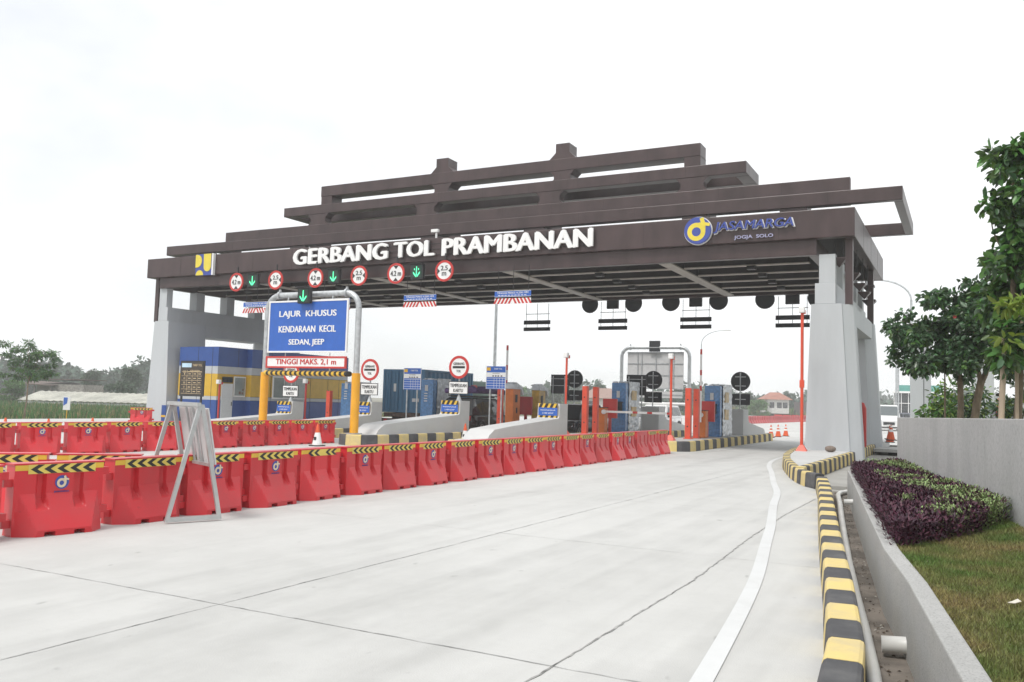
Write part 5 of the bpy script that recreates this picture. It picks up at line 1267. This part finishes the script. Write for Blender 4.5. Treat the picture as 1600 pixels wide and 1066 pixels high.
# tall staked trees at the right edge
rr = random.Random(12); blobs = []
for k in range(74):
    z = rr.uniform(2.5, 5.8); s = .62 if z < 5.1 else .45
    blobs.append((.68+rr.uniform(-1, 1.3)*s*.62, 14.9+rr.uniform(-.4, .5), z, rr.uniform(.12, .25), rr.uniform(.15, .28), rr.uniform(.12, .24)))
tree('staked_tree', 'tall slender tree with drooping leaves tied to bamboo stakes at the right edge', 'tree', (.68, 15.1, 1.0),
     [((.70, 15.1, .95), (.66, 15.0, 4.9), .062, .03, .04), ((.66, 15, 4.9), (.62, 14.9, 5.7), .03, .01, .05), ((.66, 15, 3.6), (.35, 14.8, 4.6), .02, .008, .1), ((.66, 15, 3.3), (1.1, 14.9, 4.2), .02, .008, .1)],
     blobs, 4700, .16, [leafM_m, leafD_m, ], .35, shell=.1, droop=.7, asp=.56)
blobs = [(.78+rr.uniform(-.3, .3), 14.2+rr.uniform(-.2, .2), 2.95+rr.uniform(-.35, .35), .18, .2, .1) for k in range(7)]
tree('young_tree', 'young tree with pale yellow-green leaves in front of the staked trunks', 'tree', (.75, 14.4, 1.0), [((.78, 14.4, .95), (.8, 14.3, 3.3), .018, .008, .05)], blobs, 190, .17, [leafL_m], 0, shell=.2, droop=.3, asp=.4)
blobs = [(1.0+rr.uniform(-.2, .4), 11.0+rr.uniform(-.1, .1), 4.40+rr.uniform(-.5, .3), .16, .1, .12) for k in range(6)]
tree('overhanging_tree', 'nearest tree whose bright yellow-green leaves hang in at the right edge', 'tree', (2.0, 11.3, 1.0), [((2.0, 11.3, .95), (1.8, 11.2, 4.0), .05, .03, .05), ((1.8, 11.2, 4.0), (1.0, 11.0, 4.5), .02, .008, .1)], blobs, 130, .21, [leafL_m], 0, shell=.1, droop=.9, asp=.42)
blobs = [(1.28+rr.uniform(-.4, .5), 15.6+rr.uniform(-.3, .3), rr.uniform(2.9, 4.9), .22, .2, .2) for k in range(14)]
tree('staked_tree', 'second staked tree with dark leaves just inside the right edge', 'tree', (.95, 15.8, 1.0), [((.86, 15.8, .95), (1.0, 15.6, 4.6), .06, .02, .05)], blobs, 900, .18, [leafD_m, leafM_m], .4, shell=.15, droop=.7)
for i, (a, b, lab) in enumerate((((.42, 14.55, 1.0), (.52, 14.75, 3.05), 'left slanting bamboo stake tied to the slender trunk'), ((1.0, 14.5, 1.0), (.70, 14.8, 3.2), 'right slanting bamboo stake tied to the slender trunk'), ((.66, 14.75, 1.0), (.66, 14.85, 3.1), 'upright thin bamboo stake close to the slender trunk'))):
    t = thing('bamboo_stake', lab, 'stake', a, 0, 'bamboo stakes round the slender trunk'); MB().tube([a, b], .042 if i < 2 else .025, 0, 10).build('pole', bamboo_m, t)
    c = Vector(a).lerp(Vector(b), .78); MB().tube([c-Vector((.06, .05, 0)), c+Vector((.06, .05, .02))], .018, 0, 6).build('tie', black_m, t)
# grey pillars of the building behind the trees
for i, (x0, x1, y, lab) in enumerate(((-1.75, -1.32, 33.2, 'narrow grey panelled pillar standing left of the dark tree trunks'), (.17, .85, 34.3, 'wide plain grey pillar standing between the tree trunks and the bamboo stakes'), (1.60, 2.4, 34.9, 'grey pillar cut by the right edge of the photo'))):
    t = thing('grey_pillar', lab, 'pillar', (x0, y, .7), 0, 'grey pillars behind the trees')
    MB().box(x0, x1, y, y+.6, .7, 4.2).build('shaft', wallc_m, t, .01)
    if i == 0: MB().box(x1+.01, x1+.22, y+.02, y+.58, .7, 4.2).build('panel', panG_m, t); MB().box(x1, x1+.012, y-.004, y+.02, .7, 4.2).build('seam', seam_m, t)
# ------------------------------------------------------------------ a person resting behind the stakes
pe = thing('person', 'person with dark hair in a red vest over grey sleeves crouching behind the bamboo stakes', 'person', (.62, 24.1, .9))
def skin(name, pts, edges, rad, mt, parent, lvl=2):
    me = bpy.data.meshes.new(name); base = np.array(wloc(parent)); me.from_pydata((np.array(pts)-base).tolist(), edges, []); me.materials.append(mt)
    o = link(bpy.data.objects.new(name, me), parent); reg(o); md = o.modifiers.new('skin', 'SKIN'); md.use_smooth_shade = True
    for v, r in zip(me.skin_vertices[0].data, rad): v.radius = (r, r) if not isinstance(r, tuple) else r
    me.skin_vertices[0].data[0].use_root = True
    s = o.modifiers.new('subdivision', 'SUBSURF'); s.levels = 1; s.render_levels = lvl; return o
px, py, pz = .76, 24.1, .95
skinm = mat('skin', (.32, .17, .11), .55)
bp = [(px, py, pz+.45), (px-.01, py-.03, pz+.62), (px-.02, py-.07, pz+.82), (px-.03, py-.10, pz+.92), (px-.045, py-.14, pz+1.00), (px-.05, py-.16, pz+1.13),   # pelvis .. head
      (px-.17, py-.1, pz+.86), (px-.22, py-.26, pz+.65), (px-.10, py-.42, pz+.60), (px+.15, py-.08, pz+.86), (px+.20, py-.24, pz+.64), (px+.05, py-.42, pz+.58),
      (px-.10, py-.02, pz+.42), (px-.15, py-.40, pz+.55), (px-.15, py-.30, pz+.10), (px+.10, py, pz+.42), (px+.14, py-.40, pz+.55), (px+.14, py-.30, pz+.10), (px-.15, py-.44, pz+.04), (px+.14, py-.44, pz+.04)]
ed = [(0, 1), (1, 2), (2, 3), (3, 4), (4, 5), (2, 6), (6, 7), (7, 8), (2, 9), (9, 10), (10, 11), (0, 12), (12, 13), (13, 14), (0, 15), (15, 16), (16, 17), (14, 18), (17, 19)]
skin('body', bp, ed, [.14, .13, .14, .07, .055, .10, .065, .05, .035, .065, .05, .035, .10, .075, .05, .10, .075, .05, .045, .045], skinm, pe)
skin('vest', bp[:3]+[bp[6], bp[9]], [(0, 1), (1, 2), (2, 3), (2, 4)], [.16, .155, .165, .09, .09], red_m, pe)
skin('sleeve', [bp[6], bp[7], bp[8]], [(0, 1), (1, 2)], [.08, .065, .05], mat('grey cloth', (.16, .16, .17), .9), pe)
skin('sleeve', [bp[9], bp[10], bp[11]], [(0, 1), (1, 2)], [.08, .065, .05], MATS['grey cloth'], pe)
skin('trousers', [bp[0], bp[12], bp[13], bp[14], bp[15], bp[16], bp[17]], [(0, 1), (1, 2), (2, 3), (0, 4), (4, 5), (5, 6)], [.155, .115, .09, .065, .115, .09, .065], black_m, pe)
skin('hair', [(px-.05, py-.13, pz+1.16), (px-.05, py-.10, pz+1.22)], [(0, 1)], [.118, .09], black_m, pe)
for s in (-1, 1):
    g = MB(); hx = bp[8] if s < 0 else bp[11]
    for k in range(5): a = (-.03+.015*k); L = (.05, .075, .08, .075, .06)[k]; g.tube([(hx[0]+a, hx[1]-.01, hx[2]), (hx[0]+a*1.1, hx[1]-.01-L*.6, hx[2]-.01), (hx[0]+a*1.1, hx[1]-L, hx[2]-.035)], .009, 0, 6)
    g.build('fingers', skinm, pe)
MB().box(px-.2, px+.2, py-.08, py+.25, .88, pz+.34).build('block', bulk_m, tag(bpy.data.objects.new('seat_block', None), 'low concrete block the crouching person sits on', 'block')) if False else None
# ================================================================== LEFT BACKGROUND
def at_d(x, y): return (x, y)
rr = random.Random(31); blobs = []
bx, by = -46.3, 29.9
for k in range(36):
    a = rr.uniform(0, 2*PI); r = rr.uniform(.15, 1.45); zz = 1.95+rr.uniform(.0, 2.45)*(1-.30*r/1.4)+.25*r
    blobs.append((bx+r*math.cos(a), by+r*math.sin(a), zz, rr.uniform(.22, .42), rr.uniform(.22, .42), rr.uniform(.07, .14)))
tree('young_tree', 'young slender tree with loose feathery branches beyond the barriers at the far left', 'tree', (bx, by, -.4), [((bx, by, -.45), (bx+.25, by, 2.2), .05, .035, .04), ((bx+.25, by, 2.2), (bx-.1, by, 4.3), .03, .01, .08), ((bx+.25, by, 2.0), (bx-1.1, by+.1, 3.1), .02, .008, .1), ((bx+.25, by, 2.1), (bx+1.2, by, 2.9), .02, .008, .1), ((bx+.25, by, 2.4), (bx+.6, by+.5, 3.7), .02, .008, .1)], blobs, 2900, .22, [leafM_m, leafD_m], .5, shell=.1, asp=.26, droop=.6)
t = thing('pond_sign', 'small white and blue sign on a thin yellow pole by the crop field', 'sign', (-48.0, 33.6, -.4)); MB().tube([(-48, 33.65, -.9), (-48, 33.65, .5)], .03).build('pole', yel_m, t)
g = MB(); g.box(-48.32, -47.68, 33.6, 33.63, .35, 1.15); g.build('panel', white_m, t); g = MB(); g.ext([(-48.28, .6), (-47.95, .75), (-47.9, 1.1), (-48.28, 1.1)], 'y', 33.59, 33.598); g.build('motif', blue_m, t)
# long greenhouse-like shed and farm house (each set out along its own axes)
def place(root, x, y, z, rz): root.location = (x, y, z); root.rotation_euler = (0, 0, rz)
def lb(mb, n, mt, t, bev=0): o = mb.build(n, mt, None, bev); o.parent = t; return o
sh = thing('long_shed', 'long low shed with a pale corrugated sheet roof behind the crop field', 'shed', (0, 0, 0))
g = MB(); n = 44; Lx = 17.5
rings = []
for k in range(n+1):
    x = -1.6+(Lx+1.6)*k/n; d = .10 if k % 2 else 0
    rings.append([(x, 0, .62+d), (x, 5.2, 1.80+d), (x, 5.2, 1.75+d), (x, 0, .57+d)])
g.loft(rings); lb(g, 'roof', mat('pale sheet roof', (.40, .395, .34), .6, var=.22, scale=.6), sh)
g = MB(); g.box(-1.3, Lx-.2, .3, 5.0, -.9, .5); lb(g, 'wall', mat('shed wall', (.13, .13, .115), .9), sh)
g = MB(); g.box(-1.4, Lx, .12, .28, .22, .50); lb(g, 'eave_board', boardback_m, sh)
place(sh, -105.9, 68.9, -.62, math.atan2(75.41-68.68, -93.62+106.41))
fh = thing('farm_house', 'half-built farm house with a flat roof and an open porch beyond the long shed', 'house', (0, 0, 0))
g = MB(); g.box(5.0, 9.6, 0, 6, 0, 3.4); lb(g, 'brick_wall', mat('grey brick', (.30, .28, .25), .9, var=.3, scale=3), fh)
g = MB(); g.box(1.0, 4.99, 2.5, 6, 0, 3.2); lb(g, 'wall', mat('pale plaster', (.36, .35, .32), .9), fh)
g = MB(); g.loft([[(-.8, -1.2, 3.3), (5.6, -1.2, 3.1), (5.6, 6.3, 3.5), (-.8, 6.3, 3.7)], [(-.8, -1.2, 3.45), (5.6, -1.2, 3.25), (5.6, 6.3, 3.65), (-.8, 6.3, 3.85)]]); g.loft([[(3.0, -.3, 4.0), (9.9, -.3, 4.1), (9.9, 6.4, 4.1), (3.0, 6.4, 4.0)], [(3.0, -.3, 4.12), (9.9, -.3, 4.22), (9.9, 6.4, 4.22), (3.0, 6.4, 4.12)]]); lb(g, 'roof', mat('rusty roof', (.13, .10, .085), .9), fh)
g = MB()
for x in (.2, 2.6, 5.0): g.box(x-.1, x+.1, -.9, -.7, 0, 3.15)
g.box(0, 4.9, -.95, -.85, .9, 1.0); lb(g, 'porch_post', mat('weathered wood', (.2, .18, .16), .9), fh)
g = MB()
for k in range(14): g.box(.2+k*.34, .26+k*.34, -.93, -.87, 0, .9)
lb(g, 'railing', MATS['weathered wood'], fh)
g = MB(); g.box(2.0, 3.0, 2.47, 2.499, .3, 2.4); g.box(3.6, 4.6, 2.47, 2.499, 1., 2.4); lb(g, 'opening', black_m, fh)
g = MB(); g.disc((8.8, -1.5, .9), .7, 'z', .8); lb(g, 'water_tank', panB_m, fh)
place(fh, -125.5, 80.2, -1.15, math.atan2(4.3, 8.7))
wl = thing('field_wall', 'low brown wall at the far left edge of the crop field', 'wall', (0, 0, 0)); g = MB(); g.box(0, 18, 0, .3, 0, 1.0); lb(g, 'wall', mat('brown block wall', (.14, .11, .09), .9), wl); place(wl, -119, 63.5, -1.3, .46)
# houses behind the right-hand field
def house(name, lab, x, y, rz, w, d, h, rh, wm, rm, z=0):
    t = thing(name, lab, 'house', (0, 0, 0)); g = MB(); g.box(-w/2, w/2, 0, d, 0, h); lb(g, 'wall', wm, t)
    g = MB(); e = .7; g.loft([[(-w/2-e, -e, h), (w/2+e, -e, h), (w/2+e, d+e, h), (-w/2-e, d+e, h)], [(-w/5, d*.42, h+rh), (w/5, d*.42, h+rh), (w/5, d*.58, h+rh), (-w/5, d*.58, h+rh)]]); lb(g, 'roof', rm, t)
    for q in (-.3, .05, .32):
        g = MB(); g.box(w*q-.5, w*q+.5, -.06, -.002, h*.4, h*.8); lb(g, 'window', glass_m, t)
    place(t, x, y, z, rz); return t
tile = mat('clay tile', (.33, .15, .11), .8, var=.2, scale=2); whw = mat('white wall', (.62, .61, .58), .8)
house('white_house', 'white house with a red clay roof standing before the trees right of the gate lanes', -36.0, 192, .45, 4.6, 6, 3.0, 1.6, whw, tile, .6)
house('white_house', 'house with a faded red roof half hidden behind the blue wrapped machine', -68.5, 172, .45, 9, 7, 3.0, 2.2, whw, mat('faded tile', (.30, .20, .17), .8), -.2)
g = MB(); g.box(-33.4, -23, 196, 197, -.6, 3.2); tag(g.build('field_wall', mat('dark purple wall', (.12, .10, .10), .9), None, at=(-28, 196, -.6)), 'long dark wall to the right of the white house', 'wall')
gb = thing('glass_building', 'distant low building with dark glass front and a teal roof edge right of the gate', 'building', (-7.6, 131, 0)); g = MB(); g.box(-8.9, -3.5, 131, 137, 0, 4.3); g.build('wall', glass_m, gb)
g = MB(); g.box(-8.3, -3.2, 130.7, 137.2, 4.55, 5.4); g.build('fascia', mat('teal', (.10, .32, .28), .5), gb); MB().box(-9.1, -3.3, 130.6, 137.3, 4.302, 4.548).build('roof', white_m, gb); 
g = MB()
for k in range(7): g.box(-8.9+k*.9-.04, -8.9+k*.9+.04, 130.93, 130.995, 0, 4.3)
for z in (1.4, 2.9): g.box(-8.9, -3.5, 130.95, 130.99, z-.04, z+.04)
g.build('mullion', white_m, gb)
# ------------------------------------------------------------------ trees far off
def far_tree_proto(seed, w, h, mt):
    r_ = random.Random(seed); bl = []
    for k in range(26):
        a = r_.uniform(0, 2*PI); q = r_.random()**.6; zz = r_.uniform(.28, 1.0)*h; sc = (1-.55*abs(zz/h-.6))
        bl.append((q*w*.42*sc*math.cos(a), q*w*.42*sc*math.sin(a), zz, w*.16, w*.16, h*.09))
    t = thing('distant_tree', 'x', 'tree', (0, 0, -90)); g = MB(); g.tube([(0, 0, 0), (.1, 0, h*.4), (0, .1, h*.8)], [w*.035, w*.025, w*.01], 0, 6); o = g.build('trunk', trunk_m, None); o.parent = t
    vs, fs = leaves(bl, 2400, .55, shell=.3, asp=.62); c = quick('crown', vs, fs, mt, None, t)
    KIDS[t.name] = [o, c]; KIDS[o.name] = []; return t
FT = [far_tree_proto(40+k, w, h, m_) for k, (w, h, m_) in enumerate(((7, 9, leafT_m), (9, 8, leafT_m), (6, 11, leafF_m), (8, 7, leafM_m)))]
spots = []
def ray_pos(u, d):
    v = (RT*((u-800)/1346.47)+FW); return v.x*d, v.y*d
FTL = [(25, 118, 3, .5, 'rounded bright shrub-like tree at the far left edge beside the farm house'), (192, 128, 1, .52, 'round light green tree standing over the right end of the long shed'), (205, 150, 0, .70, 'tall flat-topped tree behind the long shed'), (150, 165, 0, .68, 'tree behind the farm house, right one of two'), (75, 175, 1, .72, 'tree behind the farm house, left one of two'),
       (862, 210, 1, .72, 'tree standing left of the second island machine'), (940, 215, 0, .80, 'tree rising over the faded red roof'), (1062, 175, 2, .62, 'tree seen through the far gantry post'), (1127, 205, 2, .58, 'tree above the first blue wrapped machine'), (1170, 200, 0, .68, 'tree left of the white house'), (1188, 186, 3, .62, 'low round tree touching the white house'), (1232, 230, 2, .66, 'tall tree behind the white house'), (812, 200, 3, .85, 'tree behind the boom arm of the third island'), (1003, 200, 0, .6, 'tree behind the second sign back')]
for u, d, k, s, lab in FTL:
    x, y = ray_pos(u, d); t = copy_tree(FT[k]); t.location = (x, y, -1.2); t.scale = (s, s, s); t.rotation_euler = (0, 0, random.uniform(0, 6)); t['label'] = lab; t['group'] = 'separate trees in the background'
for t in FT:
    for c in KIDS[t.name]: bpy.data.objects.remove(c)
    bpy.data.objects.remove(t)
def wood(name, u0, u1, d0, d1, h0, h1, n, lab, size):
    bl = []; r_ = random.Random(int(u0*7+d0))
    for k in range(int(abs(u1-u0)*.55)):
        u = r_.uniform(u0, u1); d = r_.uniform(d0, d1); x, y = ray_pos(u, d); hh = r_.uniform(h0, h1)*(1+.25*math.sin(u*.03)); w = r_.uniform(3, 6)
        for j in range(4): bl.append((x+r_.uniform(-2, 2), y+r_.uniform(-2, 2), -1+hh*(.25+.25*j), w*(1-.17*j), w*(1-.17*j), hh*.14))
    vs, fs = leaves(bl, n, size, shell=.3, asp=.65); tag(quick(name, vs, fs, [leafF_m]), lab, 'trees', kind='stuff')
wood('woodland', -120, 330, 230, 330, 6.0, 9.5, 42000, 'hazy belt of dark trees along the left horizon', 1.5)
wood('woodland', 700, 1500, 255, 380, 4.6, 7.4, 52000, 'hazy belt of trees along the horizon behind the toll lanes', 1.5)
wood('woodland', 1360, 1700, 420, 600, 9, 13, 12000, 'pale blue-grey belt of trees on the horizon at the right', 2.2)
# ------------------------------------------------------------------ haze
hz = MB(); hz.box(-420, 330, -60, 640, -2.6, 24); ho = hz.build('haze', [], None); ho['kind'] = 'stuff'; ho['label'] = 'thin pale morning haze over the plain'; ho['category'] = 'haze'
HM = bpy.data.materials.new('haze air'); HM.use_nodes = True; n = HM.node_tree; n.nodes.clear(); o_ = n.nodes.new('ShaderNodeOutputMaterial'); v_ = n.nodes.new('ShaderNodeVolumePrincipled')
v_.inputs['Color'].default_value = (.985, .992, 1, 1); v_.inputs['Density'].default_value = .00095; v_.inputs['Anisotropy'].default_value = .0
n.links.new(v_.outputs['Volume'], o_.inputs['Volume']); ho.data.materials.append(HM)
bpy.context.view_layer.update()
